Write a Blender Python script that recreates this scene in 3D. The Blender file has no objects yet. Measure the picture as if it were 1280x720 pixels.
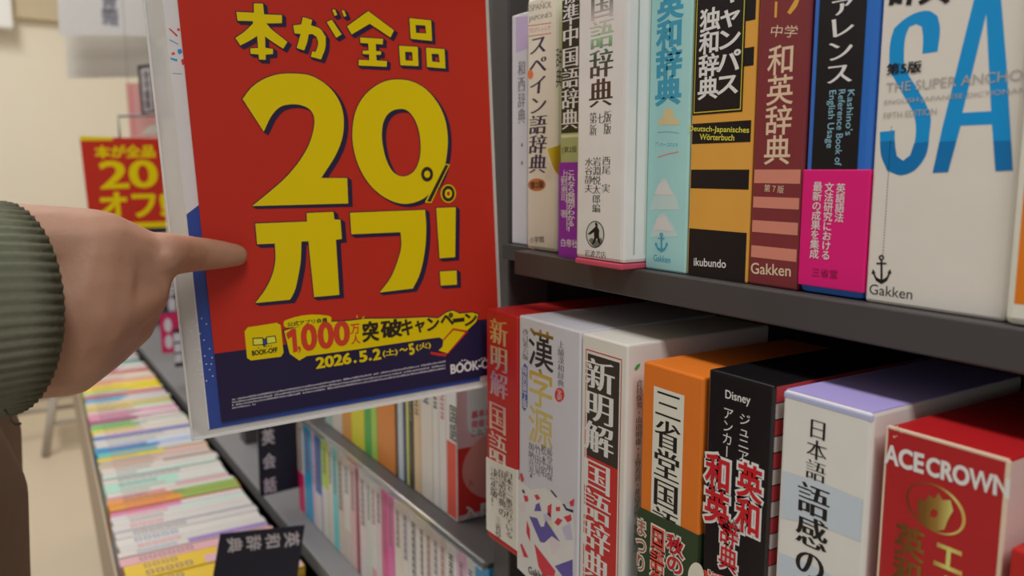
import bpy, bmesh, math, random
from mathutils import Vector, Matrix
sc = bpy.context.scene
COL = sc.collection
# ------------------------------------------------------------------ camera
ZC = 1.22                       # height of the lens above the floor
F = 1030.0                      # focal length for a 1280 px wide frame
RX = Vector((0.52983886, 0.84809833, 0.0))
RD = Vector((0.1198251, -0.07485924, -0.98996871))
RF = Vector((-0.83959081, 0.52452389, -0.1412868))
EYE = Vector((0, 0, ZC))
cd = bpy.data.cameras.new('camera'); cam = bpy.data.objects.new('camera', cd); COL.objects.link(cam)
m = Matrix((RX, -RD, -RF)).transposed().to_4x4(); m.translation = EYE
cam.matrix_world = m
cd.sensor_width = 36; cd.lens = 36 * F / 1280; cd.clip_start = 0.02; cd.clip_end = 60
cd.dof.use_dof = True; cd.dof.focus_distance = 0.46; cd.dof.aperture_fstop = 8.0
sc.camera = cam
sc.view_settings.view_transform = 'Standard'; sc.view_settings.look = 'None'
sc.view_settings.exposure = 0.0; sc.view_settings.gamma = 1; sc.view_settings.use_curve_mapping = False
# ------------------------------------------------------------------ light
w = bpy.data.worlds.new('store_air'); sc.world = w; w.use_nodes = True
bg = w.node_tree.nodes['Background']; bg.inputs[0].default_value = (1.0, 0.98, 0.95, 1); bg.inputs[1].default_value = 0.30
def lamp(x, y, z, sx, sy, e, col=(1, 0.97, 0.92), rx=0, ry=0, rz=0):
    l = bpy.data.lights.new('ceiling_lamp', 'AREA'); l.shape = 'RECTANGLE'; l.size = sx; l.size_y = sy; l.energy = e; l.color = col
    o = bpy.data.objects.new('ceiling_lamp', l); COL.objects.link(o); o.location = (x, y, z); o.rotation_euler = (rx, ry, rz); return o
lamp(1.1, -0.2, 2.72, 1.2, 0.3, 24)
lamp(-1.3, -0.2, 2.72, 1.2, 0.3, 20)
lamp(-3.4, -0.2, 2.72, 1.2, 0.3, 26)
# ------------------------------------------------------------------ picture geometry helpers
def ray(px, py): return RX * (px - 640) + RD * (py - 360) + RF * F
class Plane:
    def __init__(s, o, u, v):
        s.o = Vector(o); s.u = Vector(u).normalized(); s.v = Vector(v); s.v = (s.v - s.u * s.v.dot(s.u)).normalized(); s.n = s.u.cross(s.v)
    def uv(s, px, py):
        r = ray(px, py); t = (s.o - EYE).dot(s.n) / r.dot(s.n); p = EYE + r * t - s.o
        return (p.dot(s.u), p.dot(s.v))
    def at(s, u, v, h=0.0): return s.o + s.u * u + s.v * v + s.n * h
def spine_plane(Y): return Plane((0, Y, ZC), (1, 0, 0), (0, 0, 1))        # u = world X, v = Z - ZC, faces the aisle
def side_plane(X): return Plane((X, 0, ZC), (0, 1, 0), (0, 0, 1))         # u = world Y, faces +X
def Xat(px, Y, z):              # world X of the point with given Y, z (relative to the lens) seen at column px
    k = (px - 640) / F; a = RX * 1.0 - RF * k
    return -(a.y * Y + a.z * z) / a.x
def cam_pt(px, py, d): return EYE + ray(px, py) * (d / F)
# ------------------------------------------------------------------ materials
MATS = {}
def lin(c): c /= 255.0; return c / 12.92 if c <= 0.04045 else ((c + 0.055) / 1.055) ** 2.4
GAIN = 1.5
def mat(r, g, b, rough=0.45, metal=0.0, spec=0.4, noise=0.04, scale=60, gain=None, bump=0.0, coat=0.0, name='paint'):
    key = (r, g, b, rough, metal, spec, noise, scale, gain, bump, coat)
    if key in MATS: return MATS[key]
    m = bpy.data.materials.new(name); m.use_nodes = True; nt = m.node_tree; p = nt.nodes['Principled BSDF']
    gq = gain or GAIN
    c = [min(0.86, lin(v) * gq) for v in (r, g, b)]
    p.inputs['Roughness'].default_value = rough; p.inputs['Metallic'].default_value = metal
    p.inputs['Specular IOR Level'].default_value = spec; p.inputs['Coat Weight'].default_value = coat
    tc = nt.nodes.new('ShaderNodeTexCoord'); nz = nt.nodes.new('ShaderNodeTexNoise'); nz.inputs['Scale'].default_value = scale; nz.inputs['Detail'].default_value = 3
    nt.links.new(tc.outputs['Object'], nz.inputs['Vector'])
    mx = nt.nodes.new('ShaderNodeMix'); mx.data_type = 'RGBA'
    mx.inputs[6].default_value = (*[v * (1 - noise) for v in c], 1); mx.inputs[7].default_value = (*[min(0.9, v * (1 + noise)) for v in c], 1)
    nt.links.new(nz.outputs['Fac'], mx.inputs[0]); nt.links.new(mx.outputs[2], p.inputs['Base Color'])
    if bump:
        b_ = nt.nodes.new('ShaderNodeBump'); b_.inputs['Strength'].default_value = bump; b_.inputs['Distance'].default_value = 0.001
        nt.links.new(nz.outputs['Fac'], b_.inputs['Height']); nt.links.new(b_.outputs['Normal'], p.inputs['Normal'])
    MATS[key] = m; return m
def foil(name, stops, scale, axis='Z', rough=0.3, metal=0.35):     # printed foil: its sheen is painted in as a colour ramp along one axis
    m = bpy.data.materials.new(name); m.use_nodes = True; nt = m.node_tree; p = nt.nodes['Principled BSDF']
    p.inputs['Roughness'].default_value = rough; p.inputs['Metallic'].default_value = metal
    tc = nt.nodes.new('ShaderNodeTexCoord'); mp = nt.nodes.new('ShaderNodeSeparateXYZ'); nt.links.new(tc.outputs['Generated'], mp.inputs[0])
    rp = nt.nodes.new('ShaderNodeValToRGB'); nt.links.new(mp.outputs[axis], rp.inputs[0])
    el = rp.color_ramp.elements
    while len(el) < len(stops): el.new(0.5)
    for e, (t, c) in zip(el, stops): e.position = t; e.color = (*[min(0.9, lin(v) * GAIN) for v in c], 1)
    nt.links.new(rp.outputs[0], p.inputs['Base Color']); return m
# ------------------------------------------------------------------ outlines and lettering
tcu = bpy.data.curves.new('lettering_source', 'FONT'); tob = bpy.data.objects.new('lettering_source', tcu); COL.objects.link(tob)
def area(c): return 0.5 * sum(c[i - 1][0] * c[i][1] - c[i][0] * c[i - 1][1] for i in range(len(c)))
def offset(cs, ax, ay):
    if not cs: return cs
    big = max(cs, key=lambda c: abs(area(c))); s = 1 if area(big) > 0 else -1
    out = []
    for c in cs:
        n = len(c); q = []
        for i in range(n):
            p0, p1, p2 = c[i - 1], c[i], c[(i + 1) % n]
            a = (p1[0] - p0[0], p1[1] - p0[1]); b = (p2[0] - p1[0], p2[1] - p1[1])
            la = math.hypot(*a) or 1e-9; lb = math.hypot(*b) or 1e-9
            n1 = (s * a[1] / la, -s * a[0] / la); n2 = (s * b[1] / lb, -s * b[0] / lb)
            k = 1 + n1[0] * n2[0] + n1[1] * n2[1]; k = max(k, 0.95)
            q.append((p1[0] + ax * (n1[0] + n2[0]) / k, p1[1] + ay * (n1[1] + n2[1]) / k))
        out.append(q)
    return out
def clean(c):
    q = []
    for p in c:
        if not q or math.hypot(p[0] - q[-1][0], p[1] - q[-1][1]) > 1e-4: q.append(p)
    if len(q) > 1 and math.hypot(q[0][0] - q[-1][0], q[0][1] - q[-1][1]) < 1e-4: q.pop()
    return q
RAW = {}
def raw(s):
    if s in RAW: return RAW[s]
    tcu.body = s; bpy.context.view_layer.update()
    cu = tob.to_curve(bpy.context.evaluated_depsgraph_get()); cs = []
    for sp in cu.splines:
        b = sp.bezier_points; n = len(b); c = []
        for i in range(n):
            p, q = b[i], b[(i + 1) % n]
            A, B, C_, D = p.co, p.handle_right, q.handle_left, q.co
            straight = (B - A).cross(D - A).length < 1e-5 and (C_ - A).cross(D - A).length < 1e-5
            for k in range(1 if straight else 4):
                t = k / 4; v = A * (1 - t) ** 3 + B * 3 * t * (1 - t) ** 2 + C_ * 3 * t * t * (1 - t) + D * t ** 3
                c.append((v.x, v.y))
        c = clean(c)
        if len(c) > 2: cs.append(c)
    tob.to_curve_clear(); RAW[s] = cs; return cs
def fill(cs):
    cu = bpy.data.curves.new('fill', 'CURVE'); cu.dimensions = '2D'; cu.fill_mode = 'BOTH'
    for c in cs:
        sp = cu.splines.new('POLY'); sp.points.add(len(c) - 1); sp.use_cyclic_u = True
        for p, (x, y) in zip(sp.points, c): p.co = (x * 100, y * 100, 0, 1)
    o = bpy.data.objects.new('fill', cu); me = bpy.data.meshes.new_from_object(o)
    vs = [(v.co.x / 100, v.co.y / 100) for v in me.vertices]; fs = [tuple(p.vertices) for p in me.polygons]
    bpy.data.meshes.remove(me); bpy.data.objects.remove(o); bpy.data.curves.remove(cu); return vs, fs
GL = {}
def glyph(s, ax=0.0, ay=0.0):
    k = (s, ax, ay)
    if k not in GL:
        cs = offset(raw(s), min(ax, 0), min(ay, 0)) if ax < 0 or ay < 0 else raw(s)
        vs, fs = fill(cs); vs = list(vs); fs = list(fs)
        if ax > 0 or ay > 0:            # heavier weight: a rim of quads round every outline, so close strokes never cancel out
            for c, d in zip(cs, offset(cs, max(ax, 0), max(ay, 0))):
                n = len(c); b0 = len(vs); vs += list(c) + list(d); fs += [(b0 + i, b0 + (i + 1) % n, b0 + n + (i + 1) % n, b0 + n + i) for i in range(n)]
        GL[k] = (vs, fs)
    return GL[k]
REG = (0.0, 0.0); BOLD = (0.028, 0.022); HEAVY = (0.045, 0.036); MIN = (0.014, -0.018); MINB = (0.03, -0.008); THIN = (-0.006, -0.01); MED = (0.012, 0.01)
def smooth(c, sub=5, ang=38):
    n = len(c); out = []; tang = []
    for i in range(n):
        a = Vector(c[i]) - Vector(c[i - 1]); b = Vector(c[(i + 1) % n]) - Vector(c[i])
        corner = a.length < 1e-9 or b.length < 1e-9 or math.degrees(a.angle(b)) > ang
        tang.append(None if corner else (a.normalized() + b.normalized()).normalized())
    for i in range(n):
        p, q = Vector(c[i]), Vector(c[(i + 1) % n]); L = (q - p).length; d = (q - p).normalized() if L > 0 else Vector((1, 0))
        t0, t1 = tang[i], tang[(i + 1) % n]
        if t0 is None and t1 is None: out.append(tuple(p)); continue
        b1 = p + (t0 or d) * L / 3; b2 = q - (t1 or d) * L / 3
        for k in range(sub):
            t = k / sub; out.append(tuple(p * (1 - t) ** 3 + b1 * 3 * t * (1 - t) ** 2 + b2 * 3 * t * t * (1 - t) + q * t ** 3))
    return out
def ell(cx, cy, rx, ry, n=28): return [(cx + rx * math.cos(6.28318 * i / n), cy + ry * math.sin(6.28318 * i / n)) for i in range(n)]
def rrect(x0, y0, x1, y1, r, n=5):
    out = []
    for cx, cy, a in ((x1 - r, y1 - r, 0), (x0 + r, y1 - r, 90), (x0 + r, y0 + r, 180), (x1 - r, y0 + r, 270)):
        for i in range(n + 1):
            t = math.radians(a + 90 * i / n); out.append((cx + r * math.cos(t), cy + r * math.sin(t)))
    return out
# ------------------------------------------------------------------ mesh collector: one MB becomes one mesh object
LAY = 0.00007
class MB:
    def __init__(s): s.v = []; s.f = []; s.m = []; s.mats = []; s.sm = []
    def mi(s, m):
        if m not in s.mats: s.mats.append(m)
        return s.mats.index(m)
    def add(s, vs, fs, m, sm=False):
        b = len(s.v); k = s.mi(m); s.v += [Vector(v) for v in vs]
        for f in fs: s.f.append([b + i for i in f]); s.m.append(k); s.sm.append(sm)
    def bm(s, bm, m, sm=False):
        bm.verts.ensure_lookup_table(); bm.verts.index_update()
        s.add([v.co.copy() for v in bm.verts], [[v.index for v in f.verts] for f in bm.faces], m, sm); bm.free()
    def box(s, x0, x1, y0, y1, z0, z1, m, bev=0.0, M=None, seg=2):
        bm = bmesh.new(); bmesh.ops.create_cube(bm, size=1)
        for v in bm.verts: v.co = Vector(((x0 + x1) / 2 + v.co.x * (x1 - x0), (y0 + y1) / 2 + v.co.y * (y1 - y0), (z0 + z1) / 2 + v.co.z * (z1 - z0)))
        if bev: bmesh.ops.bevel(bm, geom=bm.edges[:], offset=bev, segments=seg, affect='EDGES', profile=0.5)
        if M is not None: bm.transform(M)
        s.bm(bm, m, False); return s
    def prism(s, pl, poly, h0, h1, m):      # polygon in a plane's uv, extruded along its normal
        n = len(poly)
        if area(poly) < 0: poly = poly[::-1]
        vs = [pl.at(u, v, h1) for u, v in poly] + [pl.at(u, v, h0) for u, v in poly]
        fs = [list(range(n)), list(range(2 * n - 1, n - 1, -1))] + [[i + n, (i + 1) % n + n, (i + 1) % n, i] for i in range(n)]
        s.add(vs, fs, m); return s
    def tube(s, pts, r, m, n=10, sm=True):
        pts = [Vector(p) for p in pts]; vs = []; fs = []
        rr = r if isinstance(r, (list, tuple)) else [r] * len(pts)
        up = Vector((0, 0, 1)) if abs((pts[1] - pts[0]).normalized().z) < 0.9 else Vector((1, 0, 0))
        for i, p in enumerate(pts):
            d = (pts[min(i + 1, len(pts) - 1)] - pts[max(i - 1, 0)]).normalized(); a = d.cross(up).normalized(); b = a.cross(d)
            for k in range(n):
                t = 6.28318 * k / n; vs.append(p + a * math.cos(t) * rr[i] + b * math.sin(t) * rr[i])
        for i in range(len(pts) - 1):
            for k in range(n): fs.append([i * n + k, i * n + (k + 1) % n, (i + 1) * n + (k + 1) % n, (i + 1) * n + k])
        fs.append(list(range(n))[::-1]); fs.append([(len(pts) - 1) * n + k for k in range(n)])
        s.add(vs, fs, m, sm); return s
    # ---- flat print on a plane
    def poly(s, pl, cs, m, lay=1):
        vs, fs = fill([clean(c) for c in cs]); s.add([pl.at(u, v, lay * LAY) for u, v in vs], s._face(pl, vs, fs), m); return s
    def _face(s, pl, vs, fs):
        out = []
        for f in fs:
            a = sum(vs[f[i - 1]][0] * vs[f[i]][1] - vs[f[i]][0] * vs[f[i - 1]][1] for i in range(len(f)))
            out.append(f if a > 0 else f[::-1])
        return out
    def px(s, pl, cs, m, lay=1, sm=False):  # outlines given where the photograph shows them, laid onto the plane
        return s.poly(pl, [(smooth if sm else (lambda c: c))([pl.uv(*p) for p in c]) for c in cs], m, lay)
    def stamp(s, pl, g, O, U, V, m, lay):
        vs, fs = g; q = [(O[0] + x * U[0] + y * V[0], O[1] + x * U[1] + y * V[1]) for x, y in vs]
        s.add([pl.at(u, v, lay * LAY) for u, v in q], s._face(pl, q, fs), m)
    def vtext(s, pl, t, top, bot, wpx, m, st=REG, lay=1, k=1.0, edge=None, em=None, edw=0.05, shear=0.0):
        """a column of characters from pixel `top` to pixel `bot`, wpx wide"""
        a = pl.uv(*top); b = pl.uv(*bot); n = len(t); cu = (a[0] + b[0]) / 2
        mid = ((top[0] + bot[0]) / 2, (top[1] + bot[1]) / 2)
        wu = abs(pl.uv(mid[0] + wpx / 2, mid[1])[0] - pl.uv(mid[0] - wpx / 2, mid[1])[0]) / 0.92
        h = (a[1] - b[1]) / n; hu = h / 0.95 * k
        for i, ch in enumerate(t):
            if ch in ' 　': continue
            cv = a[1] - h * (i + 0.5)
            rot = ch in 'ー～（）()[]'
            for pas in ((1, 0) if em is not None else (0,)):
                g = glyph(ch, st[0] + edw * pas, st[1] + edw * pas); mm = em if pas else m; ll = lay if pas else lay + (2 if em is not None else 0)
                if rot: s.stamp(pl, g, (cu - 0.38 * wu, cv + 0.5 * hu), (0, -hu), (wu, 0), mm, ll)
                else: s.stamp(pl, g, (cu - 0.5 * wu - shear * 0.38 * wu, cv - 0.38 * hu), (wu, 0), (shear * wu, hu), mm, ll)
        return s
    def htext(s, pl, t, L, R, hpx, m, st=REG, lay=1, em=None, edw=0.05, box=None):
        """one line from pixel L to pixel R (middle of the letter height), hpx tall"""
        a = pl.uv(*L); b = pl.uv(*R); mx = ((L[0] + R[0]) / 2, (L[1] + R[1]) / 2)
        p, q = pl.uv(mx[0], mx[1] - hpx / 2), pl.uv(mx[0], mx[1] + hpx / 2); h = math.hypot(p[0] - q[0], p[1] - q[1])
        U = Vector((b[0] - a[0], b[1] - a[1])); W = U.length; U /= W; V = Vector((-U.y, U.x))
        cs = raw(t); xs = [x for c in cs for x, y in c]; ys = [y for c in cs for x, y in c]
        x0, x1, y0, y1 = min(xs), max(xs), min(ys), max(ys); kx = W / (x1 - x0); ky = h / (y1 - y0)
        O = Vector(a) - U * x0 * kx - V * (y0 + y1) / 2 * ky
        if em is not None: s.stamp(pl, glyph(t, st[0] + edw, st[1] + edw), O, U * kx, V * ky, em, lay)
        s.stamp(pl, glyph(t, *st), O, U * kx, V * ky, m, lay + (2 if em is not None else 0)); return s
    def build(s, name, parent=None, smooth_all=False):
        me = bpy.data.meshes.new(name); o0 = parent_loc(parent)
        me.from_pydata([v - o0 for v in s.v], [], s.f)
        for m in s.mats: me.materials.append(m)
        me.polygons.foreach_set('material_index', s.m); me.polygons.foreach_set('use_smooth', [x or smooth_all for x in s.sm]); me.update()
        o = bpy.data.objects.new(name, me); COL.objects.link(o)
        if parent is not None: o.parent = parent
        return o
def parent_loc(p):
    l = Vector((0, 0, 0))
    while p is not None: l += p.location; p = p.parent
    return l
def recentre(o):                 # a one-mesh thing gets its origin at its base
    vs = o.data.vertices; lo = Vector([min(v.co[i] for v in vs) for i in range(3)]); hi = Vector([max(v.co[i] for v in vs) for i in range(3)])
    c = Vector(((lo.x + hi.x) / 2, (lo.y + hi.y) / 2, lo.z))
    for v in vs: v.co -= c
    o.location += c; return o
def thing(name, label, cat, loc, group=None):
    o = bpy.data.objects.new(name, None); COL.objects.link(o); o.location = loc; o.empty_display_size = 0.02
    return tag(o, label, cat, group)
def tag(o, label, cat, group=None):
    o['label'] = label; o['category'] = cat
    if group: o['group'] = group
    return o
def struct(o, label=None):
    o['kind'] = 'structure'
    if label: o['label'] = label
    return o
random.seed(7)
WHITE = mat(196, 190, 184); INK = mat(24, 22, 24, noise=0); PAPER = mat(205, 196, 178, rough=0.8, spec=0.1)
# ------------------------------------------------------------------ room shell
floor_m = mat(182, 169, 150, rough=0.4, spec=0.3, noise=0.03, scale=3)
wall_m = mat(203, 193, 179, rough=0.85, spec=0.1, noise=0.02, scale=2)
b = MB(); b.box(-5.0, 2.2, -2.6, 1.1, -0.1, 0, floor_m); struct(b.build('floor'), 'beige shop floor')
b = MB(); b.box(-5.1, -5.0, -2.6, 1.1, 0, 2.8, wall_m); struct(b.build('wall_end'), 'beige wall at the end of the aisle')
b = MB(); b.box(-5.1, 2.2, 1.0, 1.1, 0, 2.8, wall_m); struct(b.build('wall_right'), 'wall behind the bookcases')
b = MB(); b.box(-5.1, 2.2, -2.7, 1.1, 2.8, 2.9, mat(215, 210, 200, rough=0.9)); struct(b.build('ceiling'), 'pale shop ceiling')
b = MB(); b.box(-5.0, -4.985, -2.6, 0.95, 0, 0.08, mat(120, 112, 100)); struct(b.build('baseboard_end'))
# darker soffit band along the top of the end wall
b = MB(); b.box(-5.0, -4.94, -2.6, 0.95, 1.98, 2.8, mat(172, 160, 136, rough=0.85)); struct(b.build('trim_1'), 'tan band high on the end wall')
# ------------------------------------------------------------------ bookcases
steel = mat(78, 75, 76, rough=0.42, spec=0.35, gain=1.0, noise=0.05, scale=30, name='painted_steel')
steel_d = mat(58, 55, 55, rough=0.5, gain=1.0, noise=0.05, scale=30, name='painted_steel')
steel_l = mat(126, 126, 130, rough=0.45, gain=1.1, noise=0.05, scale=30, name='painted_steel')
UZ = ZC - 0.0586      # top of the upper board
LZ = ZC - 0.2806      # top of the lower board, right bay
case = thing('bookcase', 'dark grey steel bookcase holding two rows of thick dictionaries on the right', 'bookcase', (-0.2, 0.6, 0))
b = MB(); b.box(-0.5955, -0.5685, 0.352, 0.392, 0, 2.2, steel, 0.0015); b.build('upright_post', case)
b = MB(); b.box(-0.59, -0.575, 0.392, 0.70, 0, 2.2, steel_d); b.build('side_panel', case)
b = MB(); b.box(0.30, 0.345, 0.352, 0.392, 0, 2.2, steel, 0.0015); b.build('upright_post', case)
b = MB(); b.box(0.31, 0.332, 0.392, 0.70, 0, 2.2, steel_d); b.build('side_panel', case)
b = MB(); b.box(-0.578, 0.31, 0.66, 0.675, 0.05, 2.2, steel_d); b.build('back_panel', case)
b = MB(); b.box(-0.514, 0.30, 0.323, 0.3445, UZ - 0.0176, UZ - 0.0002, steel, 0.001); b.box(-0.566, 0.30, 0.3445, 0.66, UZ - 0.012, UZ - 0.0002, steel_d); b.build('upper_shelf_board', case)
b = MB(); b.box(-0.514, 0.30, 0.335, 0.3445, LZ - 0.03, LZ - 0.0002, steel_d, 0.001); b.box(-0.566, 0.30, 0.3445, 0.66, LZ - 0.012, LZ - 0.0002, steel_d); b.build('lower_shelf_board', case)
b = MB(); b.box(-0.5685, 0.30, 0.36, 0.66, 0, 0.10, steel_d); b.build('plinth', case)
# left bay
SZ = ZC - 0.4969
caseL = thing('bookcase', 'grey steel bookcase bay holding two stepped rows of slim paperbacks behind the poster', 'bookcase', (-1.5, 0.6, 0))
b = MB(); b.box(-2.85, -0.598, 0.318, 0.66, SZ - 0.022, SZ - 0.0002, steel_l, 0.0015); b.build('shelf_board', caseL)
b = MB(); b.box(-2.85, -0.598, 0.66, 0.675, 0.05, 2.2, steel); b.build('back_panel', caseL)
b = MB(); b.box(-2.90, -2.86, 0.352, 0.70, 0, 1.0, steel); b.build('side_panel', caseL)
b = MB(); b.box(-1.53, -1.49, 0.356, 0.392, SZ, 2.2, steel, 0.0015); b.build('upright_post', caseL)
b = MB(); b.box(-2.85, -0.598, 0.365, 0.66, 0.0, SZ - 0.023, steel_d); b.build('plinth', caseL)
# stepped riser with a clear lip, carrying the back row
clear = bpy.data.materials.new('clear_acrylic'); clear.use_nodes = True
_p = clear.node_tree.nodes['Principled BSDF']; _p.inputs['Base Color'].default_value = (0.85, 0.88, 0.9, 1); _p.inputs['Roughness'].default_value = 0.06
_p.inputs['Transmission Weight'].default_value = 0.9; _p.inputs['IOR'].default_value = 1.45
RZ = ZC - 0.3473
riser = thing('display_riser', 'grey step on the left shelf carrying the back row of paperbacks', 'riser', (-0.9, 0.5, SZ))
b = MB(); b.box(-1.40, -0.599, 0.3485, 0.62, RZ - 0.0052, RZ - 0.0003, steel, 0.001); b.box(-1.40, -0.599, 0.48, 0.62, SZ, RZ - 0.0055, steel_l); b.build('step', riser)
b = MB(); b.box(-1.39, -0.60, 0.3440, 0.3482, RZ - 0.0065, RZ + 0.0015, clear, 0.0008); b.build('clear_lip', riser)
# ------------------------------------------------------------------ dictionaries
def slipcase(root, x0, x1, Y, z0, z1, depth, m, bev=0.0012, side=None, top=None, name='slipcase'):
    b = MB(); b.box(x0, x1, Y, Y + depth, z0, z1, m, bev)
    if side: b.box(x1 - 0.001, x1 + 0.00005, Y + 0.0015, Y + depth - 0.001, z0 + 0.0012, z1 - 0.0012, side)
    if top: b.box(x0 + 0.0008, x1 - 0.0008, Y + 0.0012, Y + depth - 0.001, z1 - 0.001, z1 + 0.0001, top)
    return b
G = 0.0004
def book(label, x0, x1, Y, z0, name='dictionary', group='dictionaries on the upper shelf'):
    return thing(name, label, 'book', ((x0 + x1) / 2, Y + 0.06, z0), group)
Yn = 0.33
# -- thin lavender book beside the post
Y = 0.353; P = spine_plane(Y); x0, x1 = -0.5655, -0.5425
r = book('thin lavender-grey dictionary wedged between the dark post and the cream Spanish dictionary', x0, x1, Y, UZ)
b = slipcase(r, x0, x1, Y, UZ, UZ + 0.178, 0.13, mat(186, 182, 190)); b.px(P, [[(645, 22), (660, 20), (660, 60), (645, 66)]], mat(170, 150, 185), 1); b.build('cover', r)
b = MB(); b.vtext(P, '和西辞典', (652, 75), (652, 155), 9, mat(70, 66, 80), MIN); b.vtext(P, '・・', (652.5, 170), (652.5, 215), 9, mat(90, 86, 96)); b.build('title_lettering', r)
# -- Spanish
Y = 0.338; P = spine_plane(Y); x0, x1 = -0.5205, -0.4805
r = book('cream dictionary with slanted navy title スペイン語辞典 and an orange dot', x0, x1, Y, UZ)
b = slipcase(r, x0, x1, Y, UZ, UZ + 0.182, 0.13, mat(214, 200, 186), 0.003); b.build('cover', r)
sp = side_plane(x1 + 0.00006); b = MB(); b.px(sp, [[(684, 186), (702, 181), (702, 222), (694, 214)]], mat(222, 170, 40), 1, True)
b.vtext(sp, '辞典', (699, 60), (699, 110), 8, mat(70, 70, 80)); b.build('cover_print', r)
nav = mat(38, 34, 66)
b = MB(); b.vtext(P, 'スペイン語辞典', (673.5, 43), (671.5, 217), 21, nav, MINB, shear=0.08); b.build('title_lettering', r)
b = MB(); gr = mat(120, 116, 112); rd = mat(196, 90, 80)
b.htext(P, 'ESPAÑOL', (660, 10), (690, 4), 10, gr, MIN); b.htext(P, 'JAPONÉS', (661, 24), (690, 18), 10, gr, MIN)
b.px(P, [[(660, 32), (689, 28), (689, 29), (660, 33)]], rd); b.px(P, [[(660, 45), (689, 41), (689, 42), (660, 46)]], rd); b.htext(P, 'プログレッシブ', (661, 38.5), (688, 34.5), 6, rd)
b.px(P, [[(663 + 3.6 * math.cos(t * .3142), 93 + 6 * math.sin(t * .3142)) for t in range(20)]], mat(222, 110, 60))
b.px(P, [[(671 + 11 * math.cos(t * .3142), 231 + 8 * math.sin(t * .3142)) for t in range(20)]], mat(176, 110, 60))
b.htext(P, '第2版', (663, 232), (680, 230), 9, mat(60, 40, 30), BOLD, 2)
b.htext(P, '小学館', (662, 300), (680, 299), 8, mat(90, 84, 78), MED); b.build('small_print', r)
# -- Chinese
Y = 0.327; P = spine_plane(Y); x0, x1 = -0.462, -0.4265
r = book('dark green Chinese dictionary with white title and a purple paper band', x0, x1, Y, UZ)
b = slipcase(r, x0, x1, Y, UZ, UZ + 0.185, 0.13, mat(150, 160, 110))
xa = x0 + 0.0013; xb = x1 - 0.0013
b.poly(P, [[(xa, P.uv(712, 166)[1]), (xb, P.uv(712, 166)[1]), (xb, 0.124), (xa, 0.124)]], mat(40, 48, 34), 1)
b.poly(P, [[(xa, P.uv(712, 172)[1]), (xb, P.uv(712, 172)[1]), (xb, P.uv(712, 168)[1]), (xa, P.uv(712, 168)[1])]], mat(190, 196, 160), 1); b.build('cover', r)
b = MB(); b.vtext(P, '標準中国語辞典', (713.5, -22), (713.0, 162), 20, mat(226, 226, 216), MINB, 3); b.htext(P, '[第2版', (703, 188), (721, 187), 9, mat(60, 64, 50)); b.build('title_lettering', r)
zt = P.uv(710, 203)[1] + ZC
b = MB(); b.box(x0 - 0.0002, x1 + 0.0002, Y - 0.0005, Y + 0.12, UZ, zt, mat(128, 40, 150)); ob = b.build('paper_band', r); P2 = spine_plane(Y - 0.0005)
b = MB(); wl = mat(230, 220, 235); b.vtext(P2, '上野恵司 著', (705, 212), (705, 272), 8, wl); b.vtext(P2, 'これなら発想がわかる！', (714, 212), (714, 290), 9, wl, BOLD); b.px(P2, [[(708.4, 214), (709.2, 214), (709.2, 288), (708.4, 288)]], wl)
b.htext(P2, '白帝社', (701.5, 303), (722, 305), 10, wl, MED); b.build('lettering', ob)
# -- Iwanami
Y = 0.313; P = spine_plane(Y); x0 = -0.4245; x1 = -0.3773; z1 = UZ + 0.19
r = book('pale grey-green 国語辞典 with a black oval sower emblem near its foot', x0, x1, Y, UZ)
pale = mat(206, 214, 206, rough=0.25, coat=0.3)
b = slipcase(r, x0, x1, Y, UZ + 0.0035, z1, 0.135, pale, 0.0025); b.build('cover', r)
b = MB(); b.box(x0 + 0.001, x1 + 0.0, Y - 0.001, Y + 0.13, UZ, UZ + 0.0034, mat(176, 70, 92), 0.0008); b.build('pink_base', r)
sp = side_plane(x1 + 0.00005); b = MB()
for y, c in ((Y + .008, (150, 160, 150)), (Y + .016, (178, 188, 178)), (Y + .019, (140, 150, 142))): b.poly(sp, [[(y, -0.05), (y + .0012, -0.05), (y + .0012, .12), (y, .12)]], mat(*c))
b.build('jacket_fold', r)
fo = foil('iridescent_foil', [(0, (52, 56, 50)), (.25, (90, 70, 66)), (.45, (70, 96, 86)), (.6, (150, 205, 165)), (.75, (200, 225, 200)), (1, (60, 70, 62))], 1)
b = MB(); b.vtext(P, '国語辞典', (753, -14), (750.5, 134), 28, fo, MINB); b.build('title_lettering', r)
b = MB(); dk = mat(60, 62, 60)
b.vtext(P, '第新', (741.5, 140), (741.5, 170), 9, dk, MIN); b.vtext(P, '七', (751, 141), (751, 155), 9, dk, MIN); b.vtext(P, '版版', (759.5, 138), (759.5, 168), 9, dk, MIN)
b.vtext(P, '西尾　実', (758, 195), (757.5, 241), 10, dk, MIN); b.vtext(P, '岩淵悦太郎編', (746, 196), (745.5, 266), 10, dk, MIN); b.vtext(P, '水谷静夫', (736, 197), (736, 241), 10, dk, MIN)
b.htext(P, '岩波書店', (731, 316), (757.5, 319), 9, dk, MIN); b.build('small_print', r)
b = MB(); b.px(P, [[(744 + 11.5 * math.cos(t * .2244), 293 + 17 * math.sin(t * .2244)) for t in range(28)]], dk, 1)
b.px(P, [[(744 + 10.3 * math.cos(t * .2244), 293 + 15.6 * math.sin(t * .2244)) for t in range(28)]], mat(176, 182, 176), 2)
b.px(P, [[(736, 300), (740, 297), (745, 301), (752, 297), (753, 302), (747, 308), (741, 307)]], mat(96, 98, 96), 3, True)
b.px(P, [[(744, 279), (746, 278), (747.5, 280), (747, 283), (749.5, 288), (749, 294), (751, 304), (749, 305), (746.5, 297), (744, 303), (741, 306), (740.5, 304), (743, 298), (743, 290), (738, 293), (735, 292.5), (743, 285), (745, 283)]], mat(20, 20, 22), 4)
b.build('sower_emblem', r)
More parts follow.
